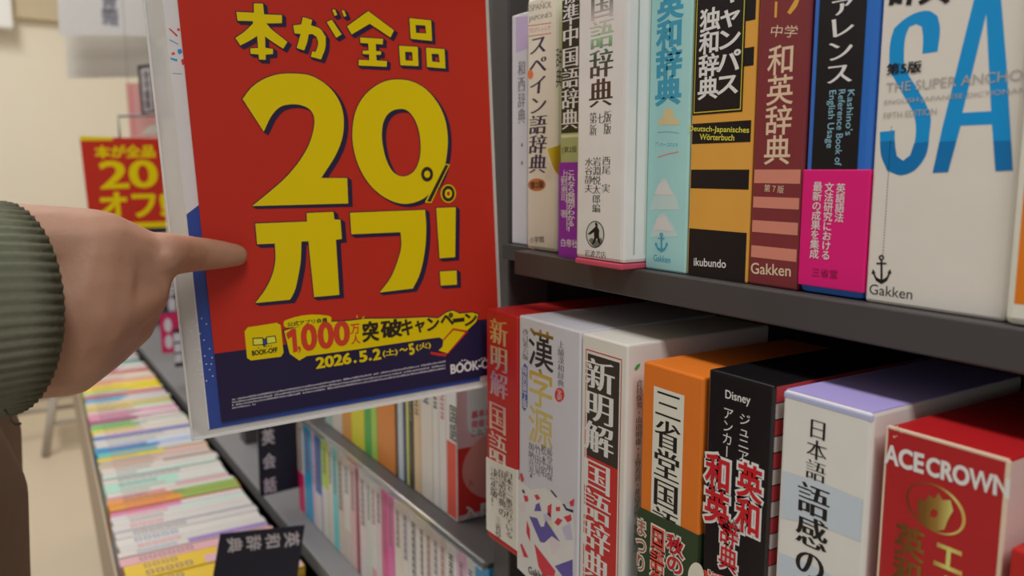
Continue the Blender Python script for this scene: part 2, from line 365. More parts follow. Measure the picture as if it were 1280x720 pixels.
# -- light blue
Y = Yn; P = spine_plane(Y); x0 = P.uv(805.5, 336)[0]; x1 = P.uv(857, 342)[0]
r = book('sky-blue 英和辞典 with cream cups and a small anchor on its spine', x0, x1, Y, UZ)
lb = mat(150, 198, 206); b = slipcase(r, x0 + G, x1 - G, Y, UZ, UZ + 0.185, 0.135, lb)
b.px(P, [[(812, 262), (818, 246), (822, 240), (826, 224), (833, 222), (838, 236), (845, 245), (849, 262)]], mat(178, 214, 220), 1, True)
b.px(P, [[(813, 296), (817, 284), (824, 268), (831, 266), (840, 280), (848, 296)]], mat(178, 214, 220), 1, True)
b.px(P, [[(818, 243), (824, 229), (833, 226), (842, 244)]], mat(222, 226, 220), 2, True); b.px(P, [[(816, 287), (822, 272), (832, 270), (842, 289)]], mat(222, 226, 220), 2, True); b.build('cover', r)
tb = mat(58, 146, 178)
b = MB(); b.vtext(P, '英和辞典', (838.5, -12), (834.5, 131), 30, tb, HEAVY); b.build('title_lettering', r)
b = MB(); b.px(P, [[(823, 150), (829, 146), (830, 138), (837, 134), (842, 139), (842, 146), (849, 150), (849, 156), (823, 156)]], mat(226, 184, 140), 1, True)
b.px(P, [[(822, 165), (835, 164), (849, 166), (849, 167), (835, 165.2), (822, 166.4)]], mat(96, 170, 190)); b.htext(P, 'アンカーコズミカ', (819, 180), (847, 181), 5, tb)
b.px(P, [[(822, 196), (834, 192), (848, 189), (848, 190.5), (834, 193.5), (822, 197.5)]], mat(210, 130, 130)); b.build('small_print', r)
def anchor(pl, cx, cy, k, m, lay=1):
    b = MB(); T = lambda pts: [(cx + x * k, cy + y * k) for x, y in pts]
    b.px(pl, [T([(-.7, -7), (.7, -7), (.8, 7), (3.5, 5.5), (5, 2.5), (4, 2.6), (6.2, -.5), (7.2, 3.2), (6.2, 3), (4, 8), (0, 10.5), (-4, 8), (-6.2, 3), (-7.2, 3.2), (-6.2, -.5), (-4, 2.6), (-5, 2.5), (-3.5, 5.5), (-.8, 7)])], m, lay)
    b.px(pl, [T([(-3.5, -5), (3.5, -5), (3.5, -3.8), (-3.5, -3.8)])], m, lay + 1); b.px(pl, [T(ell(0, -8.6, 2, 2, 12)), T(ell(0, -8.6, .9, .9, 12))], m, lay + 1); return b
anchor(P, 827, 303, 1.15, tb, 3).build('anchor_emblem', r)
b = MB(); b.htext(P, 'Gakken', (817, 322), (838, 325), 8, tb, MED); b.build('publisher_name', r)
# -- black and gold German
x0 = P.uv(857.5, 345)[0]; x1 = P.uv(934, 354)[0]
r = book('black-and-gold German dictionary 独和辞典 with yellow framed title panel', x0, x1, Y, UZ)
gold = mat(206, 146, 62); blk = mat(26, 24, 26, rough=0.35)
b = slipcase(r, x0 + G, x1 - G, Y, UZ, UZ + 0.19, 0.135, gold)
xa = x0 + .0016; xb = x1 - .0016
def band(ya, yb, m, lay=1, l=None, rr=None):
    za = P.uv(895, ya)[1]; zb = P.uv(895, yb)[1]; b.poly(P, [[(l or xa, za), (rr or xb, za), (rr or xb, zb), (l or xa, zb)]], m, lay)
band(349, 288, blk); band(236, 212, blk); band(179, 153, blk); band(88, 66, blk); band(34, 8, blk)
pl_ = P.uv(867, 100)[0]; pr_ = P.uv(931, 60)[0]
band(142, -80, blk, 2, pl_, pr_); band(139.5, -76, mat(214, 190, 60), 3, pl_ + .001, pr_ - .001); band(138.2, -74, blk, 4, pl_ + .0015, pr_ - .0015); b.build('cover', r)
wt = mat(224, 222, 216)
b = MB(); b.vtext(P, 'キャンパス', (913, -24), (910.5, 119), 29, wt, BOLD, 5); b.vtext(P, '独和辞典', (888, 10), (885.5, 124), 24, wt, BOLD, 5)
b.htext(P, 'Deutsch-Japanisches', (861.5, 161.5), (936.5, 163.5), 9, mat(220, 196, 70), MED, 2); b.htext(P, 'Wörterbuch', (875, 171), (918, 172), 7.5, mat(220, 196, 70), MED, 2); b.build('title_lettering', r)
b = MB(); b.htext(P, 'ikubundo', (867.5, 327), (907.5, 330), 10, wt, MED, 2); b.build('publisher_name', r)
# -- maroon
x0 = P.uv(934.5, 354)[0]; x1 = P.uv(997, 362)[0]
r = book('maroon 和英辞典 with peach lettering and pale horizontal stripes near the foot', x0, x1, Y, UZ)
b = slipcase(r, x0 + G, x1 - G, Y, UZ, UZ + 0.19, 0.135, mat(112, 44, 48)); xa = x0 + .0016; xb = x1 - .0016; pch = mat(190, 122, 106)
for ya, yb in ((228, 212), (257, 244), (286, 272), (316, 302)): band(ya, yb, pch)
b.build('cover', r)
pe = mat(226, 176, 152)
b = MB(); b.vtext(P, '和英辞典', (978, 55), (970, 206), 32, pe, MED); b.htext(P, '中学', (964, 38.5), (997, 39.5), 15, pe); b.build('title_lettering', r)
b = MB(); b.px(P, [[(969, 2), (972, 2), (971, 22), (968, 22)]], gold); b.px(P, [[(984, 16), (996, -4), (1000, -2), (996, 8), (988, 18)]], gold, 1, True)
b.htext(P, '第７版', (955.5, 235), (980, 237), 9.5, pe, REG, 2); b.build('small_print', r)
b = MB(); b.htext(P, 'Gakken', (939, 335), (988.5, 338.5), 14, pe, MED, 2); b.build('publisher_name', r)
# -- blue with black stripe
x0 = P.uv(997.5, 362)[0]; x1 = P.uv(1079, 376)[0]
r = book('bright blue dictionary with a black title stripe and a magenta paper band', x0, x1, Y, UZ)
blu = mat(44, 100, 182, rough=0.25); b = slipcase(r, x0 + G, x1 - G, Y, UZ, UZ + 0.19, 0.135, blu, 0.003)
l_ = P.uv(1019, 120)[0]; r_ = P.uv(1077, 120)[0]
band(230, -60, blk, 2, l_, r_); b.build('cover', r)
b = MB(); b.vtext(P, 'ファレンス', (1057, -40), (1046.5, 106), 33, wt, MINB, 3, shear=-0.12); b.build('title_lettering', r)
b = MB(); lbp = mat(128, 176, 196)
def vlat(s_, x, ya, yb, hpx, m, lay):       # Latin line turned to run down the spine
    a = P.uv(x, ya); c = P.uv(x - 3, yb); cs = raw(s_); xs = [p[0] for q in cs for p in q]; W = max(xs) - min(xs); k = (a[1] - c[1]) / W
    wu = abs(P.uv(x + hpx / 2, ya)[0] - P.uv(x - hpx / 2, ya)[0]); b.stamp(P, glyph(s_), (a[0] - wu * .4, a[1]), (0, -k), (wu / .75, 0), m, lay)
vlat("Kashino's", 1064, 111, 168, 9, lbp, 3); vlat('Reference Book of', 1052.5, 111, 206, 9, lbp, 3); vlat('English Usage', 1041, 112, 184, 9, lbp, 3); b.build('small_print', r)
zt = P.uv(1040, 212)[1] + ZC; zb = P.uv(1040, 361)[1] + ZC
b = MB(); b.box(x0 + .0001, x1 - .0001, Y - 0.0006, Y + 0.12, zb, zt, mat(206, 24, 110), 0.0004); ob = b.build('paper_band', r); P2 = spine_plane(Y - 0.0007)
b = MB(); b.vtext(P2, '英語語法', (1051, 229), (1049, 278), 11, wt, MED); b.vtext(P2, '文法研究における', (1036.5, 228), (1032.5, 325), 11, wt, MED); b.vtext(P2, '最新の成果を集成', (1022.5, 227), (1017.5, 323), 11, wt, MED)
b.htext(P2, '三省堂', (1015, 340), (1047, 343), 11, mat(120, 16, 66), REG); b.build('lettering', ob)
# -- SA
x0 = P.uv(1079.5, 376)[0]; x1 = P.uv(1257, 403)[0]
r = book('thick white English dictionary with huge blue letters SA', x0, x1, Y, UZ)
b = slipcase(r, x0 + G, x1 - G, Y, UZ, UZ + 0.195, 0.14, mat(202, 196, 190), 0.0015); b.build('cover', r)
b = MB(); sa = mat(8, 132, 196); sad = mat(6, 104, 166)
S = [(1153,67.3),(1172,64.4),(1175,35.5),(1172,20),(1162,13.8),(1146.7,15.5),(1130,24.4),(1117.8,35.5),(1113.3,51),(1111.8,71),(1113,89),(1119,100),(1131,122),(1142,142),(1145,160),(1143,180),(1138,194),(1129,201),(1121,195),(1118.6,180),(1118.6,163),(1100,165),(1101.5,194),(1109,213),(1126,219),(1143,213),(1157.5,194),(1162,166),(1163.3,146),(1157.8,131),(1146.7,111),(1135.5,93),(1130.7,82),(1130,66.7),(1132.2,44.4),(1136.7,33.3),(1145.5,30),(1152.2,33.3),(1154,46.7)]
b.px(P, [S], sa, 1, True)
b.px(P, [[(1185, 215), (1166, 216), (1178, 160), (1201, 66.7), (1219, -6), (1251, -6), (1258, 78), (1263, 160), (1266, 213), (1244.5, 214), (1240, 155.5), (1201, 157)], [(1203, 141), (1239, 139), (1235, 60), (1233, 16.7)]], sa, 1)
b.px(P, [[(1100.6, 177), (1118.6, 176), (1119.2, 185), (1121, 195), (1129, 201), (1138, 194), (1143, 179), (1160.4, 177), (1157.5, 194), (1143, 213), (1126, 219), (1109, 213), (1101.5, 194)]], sad, 2)
b.px(P, [[(1174.6, 177), (1195.5, 176), (1185, 215), (1166, 216)]], sad, 2); b.px(P, [[(1241.8, 176), (1264, 176), (1266, 213), (1244.5, 214)]], sad, 2); b.build('large_initials', r)
b = MB(); lg = mat(158, 154, 150)
b.htext(P, '第5版', (1109, 87), (1152, 83), 14, INK, BOLD, 4)
b.htext(P, 'THE SUPER ANCHOR', (1108, 110), (1293, 92), 13, lg, REG, 3); b.htext(P, 'ENGLISH-JAPANESE DICTIONARY', (1106, 129), (1290, 113), 8, lg, REG, 3); b.htext(P, 'FIFTH EDITION', (1105, 145), (1171, 139), 8, lg, REG, 3)
b.htext(P, '辞典', (1115, -14), (1190, -18), 40, INK, HEAVY, 3)
for i in range(44): b.px(P, [[(1114 - .25 * i, 158 + 3.75 * i), (1115 - .25 * i, 158 + 3.75 * i), (1115 - .25 * i, 160 + 3.75 * i), (1114 - .25 * i, 160 + 3.75 * i)]], mat(110, 108, 106), 2)
b.build('small_print', r)
anchor(P, 1102, 337, 1.75, INK).build('anchor_emblem', r)
b = MB(); b.htext(P, 'Gakken', (1087, 361), (1140.5, 368), 13, INK, REG); b.build('publisher_name', r)
# -- orange at the right edge
x0 = P.uv(1258.5, 405)[0]; x1 = x0 + 0.055
r = book('orange-and-cream dictionary cut off at the right edge beside the white SA dictionary', x0, x1, Y - .004, UZ)
b = slipcase(r, x0 + G, x1, Y - .004, UZ, UZ + 0.19, 0.14, mat(214, 206, 190), 0.003); P3 = spine_plane(Y - .004)
b.poly(P3, [[(x0 + .004, .0 - .0586 + .0085), (x1 - .003, -.0586 + .0085), (x1 - .003, .128), (x0 + .004, .128)]], mat(206, 112, 22)); b.build('cover', r)
# ------------------------------------------------------------------ lower shelf
Y = 0.305; P = spine_plane(Y); GR = 'dictionaries on the lower shelf'
def lower(label, lx, rx, topy, toppx, dep=0.12, yy=None):
    global P, Y
    if yy: Y = yy; P = spine_plane(Y)
    x0 = P.uv(*lx)[0]; x1 = P.uv(*rx)[0]; z1 = P.uv(toppx, topy)[1] + ZC
    return book(label, x0, x1, Y, LZ, group=GR), x0, x1, z1
D = 0.12
# red
r, x0, x1, z1 = lower('red 新明解 国語 dictionary with a white paper band, leftmost on the lower shelf', (607.5, 400), (647, 410), 391, 628)
red = mat(172, 30, 32); b = slipcase(r, x0 + G, x1 - G, Y, LZ, z1, D, red); b.build('slipcase', r)
fs_ = foil('silver_foil', [(0, (200, 196, 190)), (.3, (214, 206, 196)), (.5, (206, 170, 160)), (.7, (170, 140, 165)), (.85, (215, 185, 150)), (1, (190, 150, 110))], 1)
b = MB(); b.vtext(P, '新明解', (624, 399), (623, 497), 21, fs_, MINB); b.vtext(P, '国語辞典', (622.5, 503), (621.5, 652), 21, fs_, MINB); b.build('title_lettering', r)
za, zb_ = P.uv(608, 571)[1], P.uv(647, 588)[1]; zc, zd = P.uv(607, 660)[1], P.uv(645, 687)[1]
b = MB(); obm = mat(206, 198, 190, rough=.4); n = 8
top = [(x0 + (x1 - x0) * i / n, za + (zb_ - za) * (i / n) ** 1.6) for i in range(n + 1)]
b.prism(P, top + [(x1, zd), (x0, zc)], -D * .9, 0.0005, obm); ob = b.build('paper_band', r); P2 = spine_plane(Y - .0006); br = mat(70, 52, 46)
b = MB(); b.vtext(P2, '日本で一番売れている', (637, 590), (636, 672), 9, br, MIN); b.vtext(P2, '国語辞典の', (628, 588), (627.5, 646), 9, br, MIN); b.vtext(P2, '決定版！', (618, 585), (617.5, 634), 9, br, MIN)
b.vtext(P2, '三省堂', (623, 646), (622.5, 674), 7, br, MIN); b.build('lettering', ob)
# silver kanji dictionary
r, x0, x1, z1 = lower('silver-white 漢字源 dictionary with scattered red and violet shapes, right of the red one', (648.5, 410), (726, 425), 404, 686)
sil = mat(186, 188, 198, rough=.35); b = slipcase(r, x0 + G, x1 - G, Y, LZ, z1, D, sil)
def K(x, y): return (640 + x / 4.8, 570 + y / 4.8)
vi = mat(88, 78, 150); rr_ = mat(190, 50, 66); pk = mat(214, 190, 196); la = mat(176, 172, 206); wh = mat(214, 208, 206); ye = mat(222, 204, 120); dkb = mat(40, 42, 78)
for c, m_, l in [([(30, 130), (110, 200), (200, 190), (365, 330), (375, 470), (370, 700), (100, 735), (32, 670)], wh, 1), ([(105, 362), (150, 372), (172, 415), (190, 420), (205, 385), (290, 515), (240, 480), (195, 520), (170, 515)], vi, 3), ([(165, 385), (195, 395), (196, 420), (178, 425), (165, 405)], wh, 4), ([(135, 525), (262, 690), (255, 720), (190, 720), (160, 660)], rr_, 3), ([(258, 660), (365, 620), (365, 720), (315, 735)], vi, 3), ([(90, 385), (108, 440), (110, 515), (88, 460)], rr_, 3), ([(210, 480), (245, 470), (290, 540), (240, 600), (228, 540)], pk, 2), ([(255, 400), (275, 370), (305, 385), (280, 418)], rr_, 3), ([(310, 365), (355, 350), (360, 385), (335, 398)], rr_, 3), ([(265, 305), (290, 305), (290, 330), (265, 330)], rr_, 3), ([(215, 300), (240, 285), (235, 370), (215, 350)], rr_, 3), ([(145, 290), (165, 280), (178, 330), (135, 330)], vi, 3), ([(190, 350), (225, 340), (240, 385), (195, 390)], la, 3), ([(225, 385), (245, 400), (245, 430), (228, 420)], ye, 4), ([(300, 430), (350, 400), (365, 500), (325, 500)], la, 3), ([(345, 275), (375, 255), (372, 300), (352, 300)], rr_, 3), ([(135, 235), (155, 230), (172, 255), (150, 265)], rr_, 3), ([(48, 110), (60, 100), (75, 145), (58, 160)], rr_, 3), ([(230, 205), (240, 205), (272, 245), (265, 250)], dkb, 3), ([(302, 285), (318, 290), (330, 312), (370, 325), (368, 340), (325, 325)], dkb, 3), ([(50, 530), (60, 525), (100, 610), (72, 605)], rr_, 3), ([(40, 290), (70, 270), (80, 330), (60, 345)], pk, 2), ([(70, 235), (95, 240), (100, 270), (80, 275)], rr_, 3), ([(60, 200), (75, 205), (80, 225), (65, 220)], dkb, 3), ([(115, 100), (122, 130), (110, 125)], dkb, 3)]:
    b.px(P, [[K(*p) for p in c]], m_, l)
b.build('slipcase', r)
kf = foil('gold_foil', [(0, (214, 190, 130)), (.45, (218, 190, 110)), (.62, (206, 170, 60)), (.68, (60, 56, 50)), (.93, (56, 52, 48)), (1, (190, 150, 60))], 1)
b = MB(); b.vtext(P, '漢字源', (679, 413), (672.5, 557), 30, kf, MED); b.build('title_lettering', r)
b = MB(); dk2 = mat(86, 84, 92)
b.vtext(P, '上級漢和辞典', (702, 426), (700.5, 484), 8, dk2, MIN); b.vtext(P, '改訂第六版', (657.5, 411), (656.5, 450), 7, dk2, MIN)
b.px(P, [[(699.5 + 6 * math.cos(t * .3142), 493.5 + 9 * math.sin(t * .3142)) for t in range(20)]], mat(190, 44, 50)); b.vtext(P, '全訳', (699.7, 486.5), (699.5, 500.5), 6, wt, REG, 2)
b.px(P, [[(652.5, 459), (656, 454), (659.8, 459), (659.5, 508), (656, 514), (652.5, 509)]], mat(70, 88, 156), 1, True); b.vtext(P, '特別装丁版', (656.2, 458), (656, 510), 6, wt, MED, 2)
for x, s_, y0, y1 in ((687.5, '藤堂明保', 560, 601), (680, '松本昭', 556, 596), (672.5, '竹田晃', 556, 594), (664.5, '加納喜光', 553, 592)): b.vtext(P, s_, (x, y0), (x - .5, y1), 7, dk2, MIN)
b.htext(P, 'Gakken', (661, 712), (684, 722), 9, INK, MED, 5); b.build('small_print', r)
# white shinmeikai
r, x0, x1, z1 = lower('white slipcased 新明解国語辞典 with a black and red title panel', (727, 440), (785, 440), 424, 756)
cr = mat(212, 204, 194); b = slipcase(r, x0 + G, x1 - G, Y, LZ, z1, D, cr, .0012, mat(208, 204, 200)); b.build('slipcase', r)
l_ = P.uv(727.5, 500)[0]; r_ = P.uv(776, 500)[0]; zt = P.uv(750, 441)[1]; zm = P.uv(748, 574)[1]; zb_ = -0.276
l_, r_ = x0 + .0045, x1 - .0052
b = MB(); b.poly(P, [[(l_, zb_), (r_, zb_), (r_, zt), (l_, zt)], [(l_ + .0007, zb_), (r_ - .0007, zb_), (r_ - .0007, zt - .0007), (l_ + .0007, zt - .0007)]], mat(176, 40, 44))
b.poly(P, [[(l_ + .002, zm - .0008), (r_ - .002, zm - .0008), (r_ - .002, zt - .0025), (l_ + .002, zt - .0025)]], mat(50, 44, 40)); b.poly(P, [[(l_ + .002, zb_), (r_ - .002, zb_), (r_ - .002, zm - .0008), (l_ + .002, zm - .0008)]], mat(176, 42, 40)); b.build('title_panel', r)
b = MB(); b.vtext(P, '新明解', (750.5, 450), (747.5, 568), 35, mat(226, 218, 200), MINB, 2); b.vtext(P, '国語辞典', (747.3, 576), (743.5, 727), 33, mat(226, 218, 200), MINB, 2); b.build('title_lettering', r)
sp = side_plane(x1 + .00006); b = MB(); b.vtext(sp, '倉持保男・山田明雄・上野善道・井島正博・笹原宏之', (800.5, 474), (794, 690), 7, mat(96, 92, 92), MIN)
b.px(sp, [[(793, 461), (796, 456), (800.5, 454), (799, 459), (795, 463)]], mat(60, 150, 70), 1, True); b.build('side_print', r)
# orange
r, x0, x1, z1 = lower('orange 三省堂国語辞典 with a dark green paper band at the foot', (803.5, 470), (880, 480), 463, 845)
ora = mat(206, 108, 34); b = slipcase(r, x0 + G, x1 - G, Y, LZ, z1, D, ora); b.build('slipcase', r)
pa, pb = P.uv(817.5, 480), P.uv(855.5, 500)
b = MB(); b.poly(P, [[(pa[0], -.27), (pb[0], -.27), (pb[0], pa[1] - .001), (pa[0], pa[1] - .001)]], mat(208, 200, 190)); b.build('title_panel', r)
b = MB(); b.vtext(P, '三省堂国語辞典', (836, 488), (828.5, 745), 31, INK, MINB, 2); b.build('title_lettering', r)
za, zb_ = P.uv(797, 632)[1], P.uv(873, 669)[1]; n = 10
top = [(x0 + (x1 - x0) * i / n, za + (zb_ - za) * (1 - (1 - i / n) ** 1.5)) for i in range(n + 1)]
b = MB(); b.prism(P, top + [(x1, LZ - ZC), (x0, LZ - ZC)], -D * .9, .0005, mat(44, 60, 38)); ob = b.build('paper_band', r); P2 = spine_plane(Y - .0006)
ct = mat(226, 200, 186)
b = MB(); b.vtext(P2, '秋の', (845, 670), (842.5, 717), 20, mat(176, 26, 44), BOLD, 1, em=ct, edw=.075); b.vtext(P2, '国語祭', (824, 659), (819.5, 742), 17, mat(196, 70, 60), MED, 1, em=ct, edw=.075); b.vtext(P2, 'まつり', (803, 648), (800, 714), 13, mat(150, 92, 80), MED, 1, em=ct, edw=.07)
b.px(P2, [[(870 + 10 * math.cos(t * .2244), 720 + 17 * math.sin(t * .2244)) for t in range(28)]], ct, 1); b.build('lettering', ob)
# black
r, x0, x1, z1 = lower('glossy black junior 英和 和英 dictionary with red white-edged title', (885, 480), (970, 490), 473, 930)
bk = mat(24, 23, 26, rough=.14, coat=.5); b = slipcase(r, x0 + G, x1 - G - .0006, Y, LZ, z1, D, bk); b.build('slipcase', r)
b = MB(); n = 22
for i in range(n): zz = LZ + (z1 - LZ) * i / n; b.box(x1 - .0011, x1 - .0004, Y + .0015, Y + D - .002, zz + .0004, zz + (z1 - LZ) / n - .0004, mat(150, 46, 54) if i % 2 else mat(160, 150, 148))
b.build('checked_side', r)
rw = mat(176, 24, 34); ww = mat(220, 214, 210)
b = MB(); b.vtext(P, '英和', (939, 581), (933.5, 668), 30, rw, BOLD, 1, em=ww, edw=.075); b.vtext(P, '和英', (899, 569), (895, 656), 30, rw, BOLD, 1, em=ww, edw=.075); b.vtext(P, '辞典', (912.5, 650), (909, 714), 23, rw, MED, 1, em=ww, edw=.075); b.build('title_lettering', r)
b = MB(); b.vtext(P, 'ジュニア', (931.5, 517), (928.5, 577), 14, ww); b.vtext(P, 'アンカー', (911, 509), (908, 572), 13, ww); b.htext(P, 'Disney', (907, 494), (938, 502), 14, ww, MED)
b.px(P, [[(876, 711), (912, 722), (910, 760), (872, 750)]], mat(190, 70, 56), 1); b.htext(P, 'Disney', (885, 716), (908, 725), 10, ww, MED, 2); b.build('small_print', r)
# white-lavender
r, x0, x1, z1 = lower('white 日本語 語感の dictionary with lavender top and pale blue wave bands', (978, 500), (1091, 540), 503, 1040)
lav = mat(150, 140, 196); b = slipcase(r, x0 + G, x1 - G, Y, LZ, z1, D, mat(204, 200, 196), .0018, None, lav)
b.box(x0 + .0006, x1 - .0006, Y - .00012, Y + .004, z1 - .0042, z1 - .0008, mat(160, 166, 214), .0008)
pbw = mat(176, 188, 208)
xa, xb = x0 + .0024, x1 - .0024
def wave(zl, zr, hl, hr): b.poly(P, [[(xa, zl), ((xa + xb) / 2, (zl + zr) / 2 + .001), (xb, zr), (xb, zr - hr), ((xa + xb) / 2, (zl + zr) / 2 - (hl + hr) / 2 + .002), (xa, zl - hl)]], pbw)
wave(P.uv(973, 586)[1], P.uv(1080, 625)[1], P.uv(973, 586)[1] - P.uv(966, 643)[1], P.uv(1080, 625)[1] - P.uv(1074, 677)[1])
wave(P.uv(963, 685)[1], P.uv(1070, 735)[1], .03, .03); b.build('slipcase', r)
b = MB(); b.vtext(P, '日本語', (1024.5, 524), (1017.5, 601), 25, INK, MIN, 2); b.vtext(P, '語感の辞典', (1021, 607), (1004, 800), 38, INK, MINB, 2); b.build('title_lettering', r)
# ACE CROWN
r, x0, x1, z1 = lower('large red dictionary lettered ACE CROWN with a gold ring emblem', (1107.5, 540), (1262, 590), 552, 1180)
red2 = mat(156, 26, 30, rough=.35); b = slipcase(r, x0 + G, x1 - G, Y, LZ, z1, D, red2, .0015, mat(204, 172, 168))
wr = mat(206, 180, 160, rough=.8); b.box(x0 + .0006, x1 - .0006, Y - .00008, Y + .0012, z1 - .0012, z1 + .00015, wr, .0003); b.box(x1 - .0016, x1 + .0001, Y - .0001, Y + .0012, LZ + .002, z1 - .0005, wr, .0003); b.box(x0 - .0000, x0 + .0008, Y - .00005, Y + .0012, LZ + .002, z1 - .0005, wr, .0003)
for dx, dy, rd_ in ((1122, 533, 1.2), (1127, 540, 1.0), (1118, 546, 1.3), (1121, 545, .8), (1124, 537, .7)): b.px(P, [[(dx + rd_ * math.cos(t * .785), dy + rd_ * math.sin(t * .785)) for t in range(8)]], wr, 2)
b.build('slipcase', r)
gf = foil('gold_foil', [(0, (92, 56, 26)), (.35, (120, 84, 34)), (.55, (150, 118, 56)), (.8, (230, 208, 120)), (1, (200, 160, 90))], 1, 'X', .3, .5)
b = MB(); b.htext(P, 'ACE', (1106.5, 566.5), (1154, 580), 23, ww, HEAVY, 2); b.htext(P, 'CROWN', (1159, 582), (1261, 611), 23, ww, HEAVY, 2); b.build('title_lettering', r)
def A(x, y): return (1090 + x / 6, 600 + y / 6)
b = MB(); b.px(P, [[A(480 + 222 * math.cos(t * .157) + 30 * math.sin(t * .157), 215 + 190 * math.sin(t * .157) + 60 * math.cos(t * .157)) for t in range(40)], [A(474 + 202 * math.cos(t * .157) + 30 * math.sin(t * .157), 213 + 178 * math.sin(t * .157) + 60 * math.cos(t * .157)) for t in range(40)]], gf, 1)
b.px(P, [[A(*p) for p in q] for q in ([(350, 130), (400, 160), (430, 110), (470, 140), (500, 95), (530, 150), (590, 150), (610, 230), (570, 300), (545, 370), (470, 380), (380, 330), (345, 250)], [(440, 235), (460, 215), (490, 230), (495, 260), (470, 285), (440, 270)])], gf, 2, True); b.build('ring_emblem', r)
b = MB(); b.vtext(P, '英和', (1139, 657), (1132, 738), 36, gf, BOLD, 2); b.vtext(P, 'エース', (1187, 676), (1178, 800), 38, gf, BOLD, 2); b.build('gold_lettering', r)
# last red one at the right edge
r, x0, x1, z1 = lower('bright red book cut off at the bottom right corner', (1271.5, 640), (1330, 690), 590, 1300)
slipcase(r, x0 - .0002, x1, Y - .002, LZ, z1 - .030, D, mat(160, 26, 24)).build('cover', r)
# ------------------------------------------------------------------ the sale poster in its clear case
def pose(o, u, v): return Plane(o, u, v)
PO = Plane((-0.55861207, 0.11832883, ZC - 0.16798084), (0.08448326, 0.99519662, 0.04945982), (0.01192672, -0.0506437, 0.99864557))
pw, ph = 0.21, 0.297
pred = mat(168, 42, 30, rough=.32, spec=.22, noise=.02); pnavy = mat(36, 30, 60, rough=.3, spec=.22, noise=.02); pyel = mat(226, 178, 4, rough=.32, spec=.2, noise=.01); pink_ = mat(34, 26, 56, rough=.32, noise=0); pblue = mat(44, 66, 140, rough=.3); pwhite = mat(196, 194, 196, rough=.35)
case_m = bpy.data.materials.new('clear_vinyl'); case_m.use_nodes = True
nt = case_m.node_tree; q = nt.nodes['Principled BSDF']; q.inputs['Base Color'].default_value = (0.8, 0.79, 0.77, 1); q.inputs['Roughness'].default_value = 0.25
tr = nt.nodes.new('ShaderNodeBsdfTransparent'); mx = nt.nodes.new('ShaderNodeMixShader'); nt.links.new(tr.outputs[0], mx.inputs[1]); nt.links.new(q.outputs[0], mx.inputs[2])
nz = nt.nodes.new('ShaderNodeTexNoise'); nz.inputs['Scale'].default_value = 9; rp = nt.nodes.new('ShaderNodeMapRange'); rp.inputs[3].default_value = .5; rp.inputs[4].default_value = .72
nt.links.new(nz.outputs[0], rp.inputs[0]); nt.links.new(rp.outputs[0], mx.inputs[0]); nt.links.new(mx.outputs[0], nt.nodes['Material Output'].inputs[0])
root = thing('poster_case', 'clear vinyl poster case with milky edges hanging edge-on from the shelf end', 'poster case', PO.at(.1, -.02, -.002))
cl, cb = PO.uv(217, 345)[0], PO.uv(256, 549)[1]; cr_ = pw + .004
b = MB(); b.prism(PO, rrect(cl, cb, cr_, ph + .035, .006), -.0042, -.0032, case_m); b.build('back_sheet', root)
rim = mat(206, 204, 200, rough=.2, spec=.6)
b = MB(); b.prism(PO, [(cl, cb), (cr_, cb), (cr_, cb + .0012), (cl, cb + .0012)], -.0042, -.0006, rim); b.prism(PO, [(cl, cb + .0013), (cl + .0012, cb + .0013), (cl + .0012, ph + .03), (cl, ph + .03)], -.0042, -.0006, rim); b.build('welded_edge', root)
b = MB(); b.prism(PO, rrect(.085, ph + .028, .125, ph + .05, .004), -.006, .001, steel_l); b.tube([PO.at(.105, ph + .045, -.002), PO.at(.19, ph + .05, -.03), PO.at(.235, ph + .05, -.045)], .003, steel_l); b.build('hanging_clip', root)
# rear sheet
P = PO
dl, db = PO.uv(261, 538)
r = thing('paper_poster', 'white and blue paper sheet peeking out left of and below the red sale poster', 'poster', PO.at(.1, -.01, -.003))
b = MB(); b.prism(PO, [(dl, db), (dl + pw, db), (dl + pw, db + ph), (dl, db + ph)], -.0028, -.0022, pwhite)
BK = Plane(PO.at(0, 0, -.0022), PO.u, PO.v)
b.px(BK, [[(262, 537), (600, 476), (600, 300), (250, 255), (233, 268)]], pblue, 1); b.build('sheet', r)
b = MB()
for i, (x, y) in enumerate([(240, 402), (252, 398), (246, 407), (258, 405), (238, 414), (250, 417), (244, 427), (255, 425), (248, 437), (262, 436), (256, 445), (250, 451), (265, 447), (258, 455), (247, 462), (262, 462), (252, 468), (266, 470), (258, 476), (246, 394), (264, 455)]):
    b.px(BK, [[(x + .9 * math.cos(t * .785), y + .9 * math.sin(t * .785)) for t in range(8)]], pwhite, 2)
for c, m_ in [([(211, 36), (212, 35), (222, 44), (221, 46)], mat(176, 50, 60)), ([(222, 35), (225, 36), (224, 39), (221, 38)], mat(190, 60, 60)), ([(212, 49), (223, 55), (223, 56), (212, 50.5)], mat(70, 140, 170)), ([(222, 62), (226, 61), (228, 65), (225, 68), (222, 66)], mat(40, 130, 190)), ([(214, 66), (218, 65), (219, 68), (215, 69)], mat(200, 70, 80)), ([(213, 72), (222, 74), (221, 77), (213, 74)], mat(40, 150, 180)), ([(226, 75), (230, 73), (232, 79), (228, 82)], mat(190, 50, 70)), ([(216, 91), (227, 92), (227, 93), (216, 92)], mat(120, 150, 170))]: b.px(BK, [c], m_, 2)
b.build('confetti_print', r)
